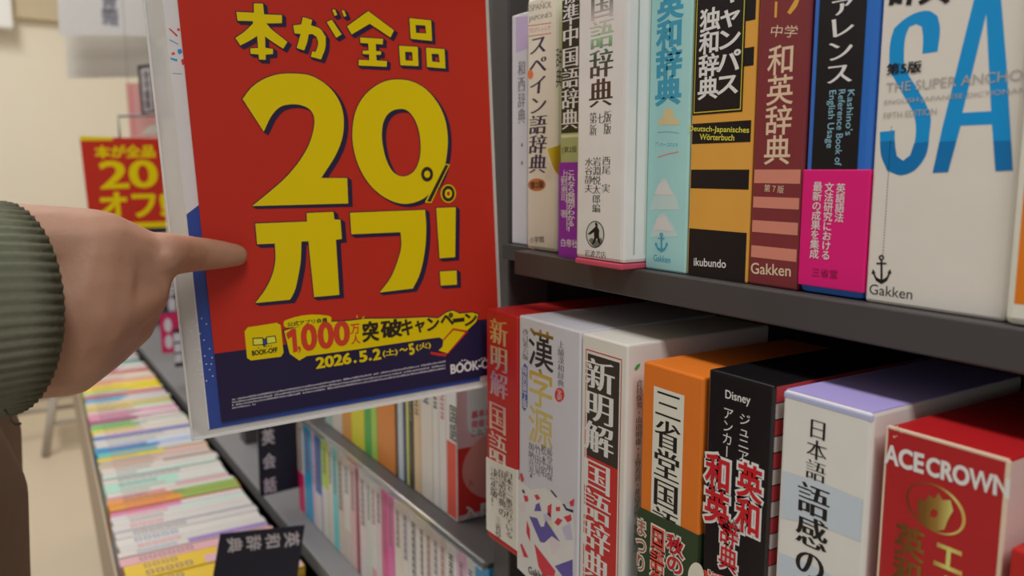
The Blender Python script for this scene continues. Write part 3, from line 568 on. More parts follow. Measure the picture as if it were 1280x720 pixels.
# front poster
r = thing('paper_poster', 'red and navy sale poster with huge yellow 20% オフ lettering', 'poster', PO.at(.105, 0, 0))
b = MB(); b.prism(PO, [(0, 0), (pw, 0), (pw, ph), (0, ph)], -.0006, 0, pred)
a0 = PO.uv(268.5, 442)[1]; a1 = PO.uv(622, 397)[1]
b.poly(PO, [[(0, 0), (pw, 0), (pw, a1), (0, a0)]], pnavy, 1); b.build('sheet', r)
def sc8(pts, k, ox, oy): return [(ox + x / k, oy + y / k) for x, y in pts]
def shadowed(name, cs_px, sh, ol, smooth_it=True, ang=38):
    cs = [(smooth([PO.uv(*p) for p in c], 6, ang) if smooth_it else [PO.uv(*p) for p in c]) for c in cs_px]
    b = MB()
    n = 6
    out = offset(cs, ol, ol)
    for i in range(n + 1):
        t = i / n; b.poly(PO, [[(u + sh[0] * t, v + sh[1] * t) for u, v in c] for c in out], pink_, 3 + .25 * (n - i))
    b.poly(PO, cs, pyel, 7); return b
hon = sc8([(297,35),(388,38),(400,145),(578,152),(578,232),(420,235),(470,290),(550,355),(632,420),(590,488),(500,430),(408,365),(412,480),(488,490),(488,540),(415,548),(415,598),(350,596),(345,545),(265,538),(262,485),(340,480),(330,360),(250,410),(162,455),(112,380),(200,320),(290,235),(285,212),(135,208),(122,120),(298,128)],8,280,0)
ga1 = sc8([(788,172),(880,200),(868,255),(960,290),(1015,370),(1010,480),(968,595),(868,568),(880,515),(915,520),(940,430),(925,370),(880,340),(845,345),(830,420),(800,505),(725,480),(745,410),(765,340),(705,335),(690,255),(770,245)],8,280,0)
ga = [sc8(c,8,280,0) for c in ([(1025,222),(1075,198),(1175,345),(1120,378)],[(1080,98),(1108,95),(1130,150),(1105,160)],[(1175,105),(1200,105),(1222,160),(1198,170)])]
zen = [sc8(c,8,430,0) for c in ([(240,112),(498,305),(462,375),(255,238),(75,345),(28,265)],[(160,375),(388,390),(385,445),(315,440),(318,512),(370,515),(368,548),(318,548),(325,605),(428,612),(425,668),(145,655),(145,598),(250,603),(250,545),(185,540),(185,508),(245,505),(240,435),(162,430)])]
hin = [sc8(c,8,430,0) for c in ([(652,182),(868,205),(878,410),(665,388)],[(712,250),(718,330),(820,335),(810,255)],[(548,458),(735,470),(742,662),(562,652)],[(608,518),(612,605),(685,608),(680,520)],[(818,478),(1002,492),(1012,685),(828,670)],[(872,538),(880,615),(955,625),(945,540)])]
S1 = (.0022, -.0018); O1 = .0006
L_ = []
for c in [hon, ga1] + ga + zen: L_.append(shadowed('x', [c], S1, O1))
for i in (0, 2, 4): L_.append(shadowed('x', hin[i:i + 2], S1, O1, False))
b = MB()
for q in L_:
    for f, mi_, s_ in zip(q.f, q.m, q.sm): pass
    k0 = len(b.v); b.v += q.v
    for f, mi_ in zip(q.f, q.m): b.f.append([i + k0 for i in f]); b.m.append(b.mi(q.mats[mi_])); b.sm.append(False)
b.build('headline_lettering', r)
two = sc8([(52,155),(100,95),(160,55),(230,32),(310,28),(390,38),(455,72),(510,125),(545,190),(558,260),(550,350),(520,430),(445,550),(575,550),(580,677),(100,690),(180,625),(270,545),(340,460),(385,380),(408,300),(408,240),(385,205),(340,185),(290,182),(240,195),(200,235),(158,318)],4,290,85)
zo = sc8([(260,38),(330,45),(400,80),(460,145),(500,225),(517,320),(512,420),(490,510),(450,580),(400,630),(330,657),(270,655),(200,625),(130,565),(75,475),(45,370),(42,280),(60,190),(100,120),(160,68),(210,45)],4,430,90)
zi = sc8([(275,185),(230,200),(200,240),(188,310),(195,380),(215,450),(250,505),(295,522),(345,500),(375,440),(382,370),(372,290),(345,225),(310,190)],4,430,90)
shadowed('x', [two], (.0026, -.0020), .0006).build('digit_two', r); zb0 = shadowed('x', [zo, zi], (.0026, -.0020), .0006, True, 80); zb0.build('digit_zero', r)
pin = mat(38, 28, 20, noise=0); b = MB()
def E4(cx, cy, rx, ry, n=24): return sc8([(cx + rx * math.cos(6.28318 * t / n), cy + ry * math.sin(6.28318 * t / n)) for t in range(n)], 4, 430, 90)
b.px(PO, [E4(414, 511, 30, 37)], pin, 9); b.px(PO, [E4(414, 511, 15, 18)], pyel, 10)
b.px(PO, [sc8([(500,458),(528,462),(435,655),(403,652)],4,430,90)], pyel, 9); b.px(PO, [sc8([(505,464),(521,466),(432,649),(413,647)],4,430,90)], pin, 10)
b.px(PO, [E4(520, 608, 38, 46)], pyel, 9); b.px(PO, [E4(520, 608, 32, 40)], pin, 10); b.px(PO, [E4(520, 608, 18, 23)], pyel, 11); b.px(PO, [E4(520, 608, 8, 11)], pred, 12); b.build('percent_sign', r)
o_ = sc8([(48,130),(392,117),(390,60),(568,52),(575,103),(615,105),(625,233),(585,238),(608,605),(440,620),(402,248),(355,250),(350,380),(330,500),(310,580),(280,637),(48,660),(120,560),(165,460),(182,370),(178,263),(60,268)],5.336,310,255)
fu = sc8([(40,88),(560,68),(568,200),(555,370),(520,520),(475,612),(245,640),(320,540),(370,420),(395,320),(390,222),(50,237)],5.54,430,250)
e1 = sc8([(637,55),(772,50),(768,395),(660,403)],5.54,430,250); e2 = sc8([(662,495),(778,488),(780,585),(668,592)],5.54,430,250)
shadowed('x', [o_], (.0028, -.0022), .0006).build('katakana_o', r); shadowed('x', [fu], (.0028, -.0022), .0006).build('katakana_fu', r)
shadowed('x', [e1, e2], (.0028, -.0022), .0006).build('exclamation_mark', r)
# campaign banner
b = MB()
def I(x, y): return (200 + x / 2.482, 270 + y / 2.482)
b.px(PO, [[I(*p) for p in [(262, 358), (272, 345), (362, 331), (374, 338), (383, 424), (375, 436), (282, 448), (270, 440)]]], pyel, 5, True)
b.px(PO, [[I(*p) for p in [(286, 378), (318, 376), (324, 382), (330, 374), (358, 370), (362, 392), (330, 398), (324, 404), (316, 400), (288, 402)]]], pin, 6)
b.px(PO, [[I(*p) for p in [(289, 381), (317, 379), (319, 397), (291, 399)]]], mat(226, 206, 70), 7); b.px(PO, [[I(*p) for p in [(331, 377), (355, 373), (359, 390), (333, 395)]]], mat(226, 206, 70), 7); b.px(PO, [[I(*p) for p in [(320, 384), (328, 383), (331, 397), (322, 400)]]], mat(44, 60, 140), 7)
b.htext(PO, 'BOOK-OFF', (315, 441.5), (346.5, 437), 6, pin, HEAVY, 7)
for x, y in ((285, 409), (303, 406), (309, 405), (316, 404), (325, 404)): b.px(PO, [[I(x + 20 + 2 * math.cos(t * .785), y - 1 + 2 * math.sin(t * .785)) for t in range(8)]], pin, 7)
b.build('book_icon', r)
b = MB()
b.px(PO, [[(354.5, 402), (357, 400), (410, 394.5), (414, 396.5), (414, 402), (411, 405), (357.5, 409.5), (354.5, 407)]], pyel, 6, True)
b.htext(PO, '公式アプリ会員', (359, 405.5), (409, 399.5), 5.5, pin, BOLD, 7); b.build('banner_tab', r)
b = MB()
ban = [(355, 413.5), (362, 411), (368, 409.5), (400, 403.5), (418, 402), (436, 401), (449, 399.5), (456, 398.5), (500, 398), (533, 396.5), (547, 398), (558, 390.5), (566, 388), (574, 392), (586, 391), (590, 390.5), (597.5, 393), (595, 402), (583, 413.5), (559, 441.5), (548, 438), (553, 433), (554, 425), (549, 421.5), (520, 425.5), (450, 436), (383, 445), (374, 450.5), (362, 442)]
ub = [PO.uv(*p) for p in ban]
b.poly(PO, offset([ub], .0008, .0008), pink_, 4); b.poly(PO, [ub], pyel, 5)
rdp = mat(176, 40, 32, noise=0)
for c in ([(566, 410), (583.5, 413), (583, 415.5), (566, 412.6)], [(566, 410), (568, 411), (555, 425), (553.5, 424)], [(583, 413), (585, 414), (560, 442), (557.5, 443)], [(538, 439.5), (549, 441), (558, 441.5), (557, 445.5), (547, 444.5), (538, 442.5)]): b.px(PO, [c], rdp, 7)
b.build('banner_shape', r)
b = MB()
def ch(s_, x, y, wx, h, m, st=HEAVY, em=None, sl=.115): b.htext(PO, s_, (x - wx / 2, y + sl * wx / 2), (x + wx / 2, y - sl * wx / 2), h, m, st, 8, em=em)
rt = mat(182, 54, 30, noise=0)
b.px(PO, [[(357.3, 417), (364.5, 410.8), (369.6, 410), (372, 438.8), (366.4, 440.8), (364.6, 420.5), (359.8, 424)]], rt, 8); ch(',', 374, 437, 3.6, 9, rt, REG); ch('0', 386, 421.5, 17, 31, rt); ch('0', 407, 419, 17, 31, rt); ch('0', 427, 416.5, 17, 29, rt); ch('万', 443.5, 411, 11, 12, rt, BOLD); ch('人', 444.5, 424, 11, 11, rt, BOLD)
for s_, x, y, wx, h in (('突', 463, 414, 19, 24), ('破', 489, 410.5, 25, 21), ('キ', 508.5, 409, 13, 19), ('ャ', 524.5, 408, 11, 14), ('ン', 541, 405, 14, 15), ('ペ', 558.5, 399, 15, 14), ('ー', 573, 400, 13, 3), ('ン', 588, 399, 14, 14)): ch(s_, x, y, wx, h, pin)
b.px(PO, [[(447, 397.5), (446.3, 394), (445.3, 394.2), (446, 397.6)]], pyel, 6); b.px(PO, [[(452, 398), (455, 395), (455.6, 396), (452.6, 399)]], pyel, 6); b.build('banner_lettering', r)
b = MB(); b.htext(PO, '2026', (395.5, 454), (438, 447.5), 13, pyel, HEAVY, 5); b.htext(PO, '.', (442.5, 452), (445, 451.6), 2.6, pyel, BOLD, 5); b.htext(PO, '5', (449.5, 446), (458, 444.5), 13, pyel, HEAVY, 5); b.htext(PO, '.', (461.5, 449), (464, 448.6), 2.6, pyel, BOLD, 5); b.htext(PO, '2', (466.5, 443.5), (475, 442), 13, pyel, HEAVY, 5)
b.htext(PO, '(土)', (478.5, 442), (496.5, 439.5), 9.5, pyel, BOLD, 5); b.htext(PO, '～', (499.5, 437.5), (509, 436.3), 3.2, pyel, HEAVY, 5); b.htext(PO, '5', (511.5, 437), (517, 435.6), 13, pyel, HEAVY, 5); b.htext(PO, '(火)', (520, 434.5), (538, 431), 9, pyel, BOLD, 5); b.build('date_lettering', r)
b = MB(); b.htext(PO, 'BOOK-OFF', (563.5, 461.5), (622, 452), 11, pwhite, HEAVY, 5)
for x, y in ((574.5, 453), (577.5, 450.5), (581, 450), (584, 451), (587, 452.5), (599, 450), (602, 448), (605.5, 447.3)): b.px(PO, [[(x + 1.1 * math.cos(t * .785), y + 1.1 * math.sin(t * .785)) for t in range(8)]], pwhite, 6)
b.build('shop_logo', r)
rnd = random.Random(3); b = MB(); fp = mat(150, 148, 160, noise=0)
for ln, (xa, ya, xb, yb) in enumerate([(290, 500.5, 557, 452.5), (290, 504, 557, 457), (290, 507.5, 557, 461), (290, 511, 320, 506)]):
    n = int((xb - xa) / 2.2)
    for i in range(n):
        t = i / n; x = xa + (xb - xa) * t; y = ya + (yb - ya) * t
        if rnd.random() < .03: continue
        w_ = rnd.uniform(1.3, 2.1); h_ = rnd.uniform(1.6, 2.5); s_ = (yb - ya) / (xb - xa) * w_
        b.add([PO.at(*PO.uv(*p), 5 * LAY) for p in ((x, y), (x + w_, y + s_), (x + w_, y + s_ - h_), (x, y - h_))], [[0, 1, 2, 3]], fp)
b.build('fine_print', r)
# ------------------------------------------------------------------ slim paperbacks on the left bay
GRY = (178, 174, 170)
ORD = 'first second third fourth fifth sixth seventh eighth ninth tenth eleventh twelfth thirteenth fourteenth fifteenth sixteenth seventeenth eighteenth nineteenth twentieth'.split()
TENS = {2: 'twenty', 3: 'thirty', 4: 'forty', 5: 'fifty', 6: 'sixty', 7: 'seventy', 8: 'eighty', 9: 'ninety'}
def ordinal(n):
    if n <= 20: return ORD[n - 1]
    if n == 100: return 'hundredth'
    if n > 100: return 'hundred-and-' + ordinal(n - 100)
    t, u = divmod(n, 10)
    return TENS[t] + '-' + ORD[u - 1] if u else TENS[t][:-1] + 'ieth'
def cname(c):
    r, g, b = c; mx, mn = max(c), min(c)
    if mx - mn < 22: return 'white' if mn > 165 else 'grey' if mn > 80 else 'black'
    import colorsys
    h, s, v = colorsys.rgb_to_hsv(r / 255, g / 255, b / 255); h *= 360
    if s < .22 and v > .68: return 'cream' if 20 < h < 80 else 'pale pink' if h > 290 or h <= 20 else 'pale mint' if h < 190 else 'pale blue'
    if h < 14 or h > 345: return 'red' if s > .6 else 'rose'
    if h < 38: return 'orange' if v > .6 else 'brown'
    if h < 68: return 'yellow'
    if h < 165: return 'green'
    if h < 200: return 'turquoise'
    if h < 255: return 'blue'
    if h < 295: return 'purple'
    return 'magenta pink'
pages = mat(214, 206, 186, rough=.9, spec=.05)
def slim(x0, x1, Y, z0, h, c1, c2=None, frac=.4, label='', group='', ink=None, depth=.105, name='paperback'):
    w = x1 - x0
    r = thing(name, label, 'book', ((x0 + x1) / 2, Y + depth / 2, z0), group)
    m1 = mat(*c1, rough=.3); b = MB(); P = spine_plane(Y)
    b.box(x0 + .0002, x1 - .0002, Y, Y + .004, z0, z0 + h, m1, min(.0012, w * .2))
    b.box(x0 + .0002, x0 + .0009, Y + .002, Y + depth, z0, z0 + h, m1); b.box(x1 - .0009, x1 - .0002, Y + .002, Y + depth, z0, z0 + h, m1)
    zb = z0 - ZC; e = min(.0012, w * .2) + .0002
    if c2: b.poly(P, [[(x0 + e, zb + .001), (x1 - e, zb + .001), (x1 - e, zb + h * frac), (x0 + e, zb + h * frac)]], mat(*c2), 1)
    b.build('cover', r)
    b = MB(); b.box(x0 + .001, x1 - .001, Y + .0042, Y + depth - .004, z0 + .001, z0 + h - .002, pages); b.build('page_block', r)
    b = MB(); ik = mat(*(ink or random.Random(int(x0 * 1e6)).choice([(70, 66, 72), (120, 110, 116), (150, 90, 110), (90, 110, 140), (140, 132, 128)]))); cx = (x0 + x1) / 2; hw = w * .24; z = zb + h * .9
    rn = random.Random(int(x0 * 1e5))
    for k in range(rn.randint(5, 9)):
        s = h * .045; b.poly(P, [[(cx - hw, z - s), (cx + hw, z - s), (cx + hw, z - s * .72), (cx - hw, z - s * .72)]], ik, 2)
        b.poly(P, [[(cx - hw * .2, z - s), (cx + hw * .2, z - s), (cx + hw * .2, z - s * .1), (cx - hw * .2, z - s * .1)]], ik, 2)
        b.poly(P, [[(cx - hw, z - s * .4), (cx + hw, z - s * .4), (cx + hw, z - s * .2), (cx - hw, z - s * .2)]], ik, 2); z -= s * 1.15
    b.build('title_lettering', r); return r
front = [(372, 380, (200, 192, 190), (190, 26, 96), .42, 'white with magenta foot'), (380, 390, (40, 150, 200), None, 0, ''), (390, 394, (212, 180, 200), None, 0, ''), (394, 402, (52, 104, 180), (210, 206, 204), .38, ''), (402, 411, (170, 206, 80), (206, 204, 206), .5, ''), (411, 416, (210, 204, 200), None, 0, ''), (416, 422, (96, 196, 200), None, 0, ''), (422, 430, (190, 186, 178), None, 0, ''),
 (430, 438, (206, 198, 192), (190, 180, 174), .3, ''), (438, 445, (206, 172, 172), None, 0, ''), (445, 449, (150, 60, 80), None, 0, ''), (449, 459, (206, 194, 196), None, 0, ''), (459, 464, (190, 200, 190), None, 0, ''), (464, 471, (208, 200, 200), (216, 150, 160), .2, ''), (471, 477, (196, 188, 190), None, 0, ''), (477, 484, (206, 84, 140), None, 0, ''), (484, 493, (214, 96, 156), None, 0, ''), (493, 503, (206, 194, 186), None, 0, ''), (503, 512, (198, 192, 190), None, 0, ''), (512, 524, (206, 200, 196), None, 0, ''), (524, 532, (200, 196, 190), None, 0, ''), (532, 541, (190, 186, 178), None, 0, ''), (541, 550, (206, 190, 186), None, 0, ''), (550, 558, (190, 182, 174), None, 0, ''), (558, 571, (200, 204, 214), (176, 190, 220), .4, ''), (571, 583, (206, 160, 190), None, 0, ''), (583, 594, (196, 204, 214), None, 0, ''), (594, 611, (60, 146, 204), None, 0, '')]
GF = 'slim paperbacks in the front row of the left shelf'
edges = [Xat(a, .35, -.424) for a, *_ in front] + [Xat(front[-1][1], .35, -.424)]
hs = random.Random(11)
for i, (a, b_, c1, c2, fr, nm) in enumerate(front):
    x0, x1 = edges[i], min(edges[i + 1], -.5985)
    slim(x0, x1, .35, SZ, hs.choice((.1422, .1428, .1434)), c1, c2, fr, '%s slim paperback, %s from the black sign in the low front row' % ((cname(c1) + (' and ' + cname(c2) if c2 and cname(c2) != cname(c1) else '')), ordinal(i + 1)), GF)
# back row on the riser
GB = 'paperbacks in the back row on the step'
back = [(405, 414, (150, 176, 170)), (414, 427, (196, 188, 180)), (427, 438, (224, 140, 70)), (438, 455, (226, 196, 40)), (455, 463, (66, 160, 74)), (463, 471, (150, 190, 80)), (471, 494, (222, 122, 44)), (494, 497, (70, 50, 44)), (497, 504, (176, 190, 214)), (504, 507.5, (46, 60, 110)), (507.5, 511, (190, 196, 110)), (511, 517, (56, 60, 50)), (517, 526, (226, 176, 140)), (526, 541, (200, 194, 188)), (541, 549, (206, 200, 196)), (549, 558, (214, 196, 196))]  # thin dark brown entry: shaded gap after the wide orange, added as a book
be = [Xat(a, .367, -.30) for a, *_ in back] + [Xat(558.5, .367, -.30)]
for i, (a, b_, c1) in enumerate(back):
    ink = (40, 60, 130) if i == 3 else (220, 130, 140) if i == 15 else None
    slim(be[i], be[i + 1], .367, RZ, hs.choice((.175, .178, .182)), c1, None, 0, '%s paperback, %s from the far end of the back row on the step' % (cname(c1), ordinal(i + 1)), GB, ink)
# introduction book with pink and red cover turned towards the camera
x0 = Xat(558.5, .367, -.30); x1 = Xat(571, .367, -.30); Y = .367; hh = .151
r = thing('paperback', 'pink and red 入門 language book showing its front cover beside the red dictionary', 'book', ((x0 + x1) / 2, Y + .05, RZ), GB)
b = MB(); P = spine_plane(Y); wm = mat(212, 202, 200); b.box(x0 + .0002, x1, Y, Y + .105, RZ, RZ + hh, wm, .0008)
zq = RZ - ZC; b.poly(P, [[(x0 + .001, zq + .002), (x1 - .001, zq + .002), (x1 - .001, zq + hh * .53), (x0 + .001, zq + hh * .53)]], mat(196, 76, 62), 1)
sp = side_plane(x1 + .00004); pkc = mat(216, 160, 168); rdc = mat(192, 46, 44)
b.poly(sp, [[(Y + .001, zq + .001), (Y + .104, zq + .001), (Y + .104, zq + hh - .001), (Y + .001, zq + hh - .001)]], pkc, 1)
b.poly(sp, [[(Y + .001, zq + .006), (Y + .104, zq + .006), (Y + .104, zq + hh * .5), (Y + .001, zq + hh * .5)]], rdc, 2)
b.poly(sp, [[(Y + .002, zq + hh - .004), (Y + .1, zq + hh - .004), (Y + .1, zq + hh - .001), (Y + .002, zq + hh - .001)]], mat(200, 70, 110), 3)
b.poly(sp, [rrect(Y + .012, zq + hh * .58, Y + .095, zq + hh * .95, .01)], mat(214, 196, 200), 3); b.poly(sp, [ell(Y + .05, zq + hh * .34, .044, .036)], mat(218, 128, 124), 3); b.poly(sp, [ell(Y + .047, zq + hh * .36, .012, .012)], rdc, 4); b.build('cover', r)
b = MB(); b.vtext(P, '国語', (567.5, 507), (565.5, 551), 9, INK, MED, 2); b.htext(sp, '入門', (577, 643), (620, 633), 16, wt, BOLD, 5); b.htext(sp, '基本から', (589, 519), (622, 512), 9, mat(196, 60, 90), BOLD, 5); b.htext(sp, '発音まで', (589, 531), (622, 525), 9, mat(196, 60, 90), BOLD, 5); b.htext(sp, 'これで', (589, 542), (612, 538), 8, dk, REG, 5); b.htext(sp, '入', (585, 604), (591, 602), 9, dk, REG, 6); b.build('title_lettering', r)
# ------------------------------------------------------------------ black category signs
blkp = mat(30, 27, 42, rough=.25); gw = mat(186, 182, 190)
def sign_on(pl, corners, name, label, h=.002, m=blkp, group='black category signs'):
    pts = [pl.uv(*c) for c in corners]; c = pl.at(sum(p[0] for p in pts) / 4, min(p[1] for p in pts), 0)
    r = thing(name, label, 'sign', c, group); b = MB(); b.prism(pl, pts, -h, 0, m); b.build('plate', r); return r
# leaning sign in front
ctr = cam_pt(325, 662, 0.92)
u_ = (RX * .96 - RD * .0 + RF * .28); u_ = Vector((u_.x, u_.y, 0)).normalized(); u_ = (u_ + Vector((0, 0, .03))).normalized()
SP = Plane(ctr, u_, Vector((0, 0, 1)) - u_.cross(Vector((0, 0, 1))) * .18)
def down_to(pl, pa, pb, z):        # continue the edge pa-pb of the sign down to height z
    a, c = pl.uv(*pa), pl.uv(*pb); za, zc = pl.at(*a).z, pl.at(*c).z; t = (z - za) / (zc - za); return (a[0] + (c[0] - a[0]) * t, a[1] + (c[1] - a[1]) * t)
LIDZ = ZC - .515
pts = [SP.uv(275, 667.5), SP.uv(381, 656.5), down_to(SP, (381, 656.5), (372, 720), LIDZ), down_to(SP, (275, 667.5), (266, 720), LIDZ)]
r = thing('category_sign', 'black plastic sign leaning in the front with four white characters along its top edge', 'sign', SP.at((pts[2][0] + pts[3][0]) / 2, (pts[2][1] + pts[3][1]) / 2), 'black category signs'); b = MB(); b.prism(SP, pts, -.002, 0, blkp); b.build('plate', r)
b = MB()
for i, c_ in enumerate('英和辞典'):
    x = 365 - i * 23.8; y = 674 + i * 2.3; g = glyph(c_, *BOLD); O = SP.uv(x, y); hu = abs(SP.uv(x, y - 9.5)[1] - SP.uv(x, y + 9.5)[1]); wu = abs(SP.uv(x + 10, y)[0] - SP.uv(x - 10, y)[0])
    b.stamp(SP, g, (O[0] - .38 * wu, O[1] + .5 * hu), (0, -hu), (wu, 0), gw, 1)
b.build('lettering', r)
# divider at the far end of the front row
xs = edges[0] - .004; SP2 = side_plane(xs)
c4 = [SP2.uv(*p) for p in ((321, 520), (371.5, 510), (374, 609), (325, 621))]
u0, u1 = .262, .338
r = thing('category_sign', 'black upright divider sign with three white characters before the first slim paperback', 'sign', (xs, .3, SZ), 'black category signs')
b = MB(); b.prism(SP2, c4, -.002, 0, blkp); b.build('plate', r)
b = MB(); b.vtext(SP2, '英会話', (334.5, 531), (338.5, 621), 15, gw, BOLD, 1, .62); b.build('lettering', r)
# signs further along, behind the hand
for px4, X, lab, cm, chs in (([(204, 337), (224, 335), (228, 392), (208, 394)], -2.0, 'dark navy divider sign just below the pointing finger, far down the shelf', (44, 44, 66), '語学書'), ([(199, 393), (224, 390), (226, 440), (203, 442)], -1.9, 'crimson divider sign with white dots below the finger, far down the shelf', (176, 34, 84), '●●'), ([(216, 412), (231, 410), (234, 457), (219, 459)], -1.8, 'small black sign with three white squares left of the poster case', (36, 34, 44), '■■■'), ([(172, 82), (190, 80), (195, 140), (177, 143)], -2.3, 'small black-framed vertical sign above the far red poster', (34, 32, 38), '')):
    SPx = side_plane(X); r = sign_on(SPx, px4, 'shelf_sign', lab, .002, mat(*cm), 'signs far down the shelf')
    b = MB(); cx0, cy0, cx1, cy1 = px4[0][0], px4[0][1], px4[2][0], px4[2][1]; mx = (px4[0][0] + px4[1][0]) / 2; mx2 = (px4[2][0] + px4[3][0]) / 2
    if chs: b.vtext(SPx, chs, (mx - 2, cy0 + 3), (mx2 - 2, cy1 - 3), 11, gw, BOLD, 1)
    else: b.px(SPx, [[(175.5, 86), (188, 84), (192, 138), (180, 140)]], mat(176, 170, 172), 1); b.vtext(SPx, '参考書籍', (182, 88), (186, 137), 8, mat(90, 86, 92), BOLD, 2)
    b.build('lettering', r)
    # bracket to the shelf
    p0 = SPx.uv(*px4[1]); b = MB(); zz = SPx.at(p0[0], p0[1] - .02, -.003); b.tube([zz - Vector((0, .01, 0)), Vector((X - .003, .36, zz.z)) if zz.y < .36 else zz + Vector((0, .02, 0))], .003, steel_l); b.build('bracket', r)
# pale hanging sheets at the top left
pl1 = side_plane(-2.6)
def wires(r, pl, a, c_):
    b = MB()
    for q in (a, c_):
        p = pl.at(*pl.uv(*q), -.003); b.tube([p - Vector((0, 0, .03)), Vector((p.x, p.y, 2.8))], .0005, steel_l, 6)
    b.build('hanging_wire', r)
r = sign_on(pl1, [(70, -40), (191, -40), (191, 45), (74, 44)], 'hanging_banner', 'white hanging sheet with a grey smudge of print, top left', .002, mat(214, 210, 206), 'hanging sheets')
wires(r, pl1, (80, -40), (180, -40)); b = MB(); b.vtext(pl1, '書籍', (136, -16), (138, 32), 20, mat(130, 130, 142), HEAVY, 1); b.build('lettering', r)
sheet_m = mat(205, 199, 192)
pl2 = side_plane(-2.75)
r = sign_on(pl2, [(80, 30), (196, 30), (200, 96), (84, 98)], 'hanging_banner', 'pale grey sheet hanging just below the white sheet, top left', .002, mat(202, 196, 188), 'hanging sheets')
wires(r, pl2, (84, 30), (190, 30)); pl3 = side_plane(-2.45)
r = sign_on(pl3, [(157, 104), (200, 103), (205, 172), (163, 172)], 'hanging_banner', 'pink striped sheet above the far red poster', .002, mat(226, 150, 146), 'hanging sheets')
wires(r, pl3, (160, 104), (197, 103)); b = MB(); b.px(pl3, [[(161, 106), (165, 106), (170, 170), (166, 170)]], mat(226, 128, 128), 1); b.px(pl3, [[(176, 168), (186, 158), (200, 155), (204, 168)]], mat(196, 196, 184), 1, True); b.build('print', r)
pl4 = side_plane(-2.68); r = sign_on(pl4, [(188, 60), (206, 58), (212, 150), (194, 152)], 'hanging_banner', 'greyish narrow sheet edge-on beside the big poster case', .002, mat(180, 178, 190), 'hanging sheets'); wires(r, pl4, (190, 60), (204, 59))
# white box on the wall, far left
b = MB(); plw = side_plane(-4.93); a = plw.uv(-30, -30); c = plw.uv(17, 38); b.box(-4.94, -4.86, a[0], c[0], c[1] + ZC, a[1] + ZC, mat(222, 222, 222), .01)
tag(recentre(b.build('wall_unit')), 'white box on the end wall in the top left corner', 'box')
# far copy of the sale poster
FP = Plane(EYE + ray(112, 285) * (1.95 / F), (0.05, 1, .012), (0.0, -.03, 1))
r = thing('paper_poster', 'small far-off red and yellow sale poster behind the hand', 'poster', FP.at(.1, 0, 0))
b = MB(); b.prism(FP, [FP.uv(*p) for p in ((99.5, 171), (201, 173), (209, 292), (114, 296))], -.0015, 0, pred)
b.px(FP, [[(100, 170), (141, 171.5), (141, 175.5), (100.5, 176)]], pyel, 2); b.px(FP, [[(114, 280), (208, 277), (209, 292), (115, 296)]], pyel, 2); b.px(FP, [[(114.5, 287), (208.5, 284), (209, 291), (115, 295)]], pnavy, 3); b.build('sheet', r)
b = MB(); b.htext(FP, '本が全品', (119, 190), (193, 189), 15, pyel, HEAVY, 3); b.htext(FP, '20', (126, 219), (195, 217), 33, pyel, BOLD, 3); b.htext(FP, 'オフ!', (126, 257), (206, 255), 30, pyel, HEAVY, 3); b.build('lettering', r)
b = MB(); q = FP.uv(150, 172); b.tube([FP.at(q[0], q[1] - .01, -.004), FP.at(q[0], q[1] + .05, -.004), FP.at(q[0] + .2, q[1] + .06, -.004)], .003, steel_l); b.build('hanging_arm', r)
# ------------------------------------------------------------------ low tray of books standing spine-up
TZ = ZC - .50; BW = .128
tray = thing('book_tray', 'long pale low tray in front of the bookcase full of spine-up books', 'tray', (-1.9, .2, 0))
tm = mat(190, 182, 170); tb_ = mat(150, 134, 116)
b = MB(); b.box(-3.05, -.60, .17, .306, TZ - BW - .02, TZ - BW - .0005, tm); b.prism(Plane((0, 0, 0), (1, 0, 0), (0, 1, 0)), [(-.60, .080), (-3.05, .1695), (-.60, .1695)], TZ - BW - .02, TZ - BW - .0005, tm); b.build('base_board', tray)
b = MB(); b.prism(Plane((0, 0, 0), (1, 0, 0), (0, 1, 0)), [(-.60, .076), (-3.05, .166), (-3.05, .169), (-.60, .079)], TZ - BW - .05, TZ - .016, tb_); b.build('front_rail', tray)
b = MB(); b.box(-3.04, -.61, .245, .30, 0, TZ - BW - .021, steel_l); b.build('plinth', tray)
b = MB(); b.box(-.976, -.605, .10, .306, TZ - .02, TZ - .0152, tm); b.build('front_lid', tray)
b = MB(); b.box(-3.052, -3.046, .17, .306, TZ - BW, TZ - .01, tm); b.build('end_panel', tray); b = MB(); b.box(-.604, -.598, .08, .306, TZ - BW, TZ - .06, tm); b.build('end_panel', tray)
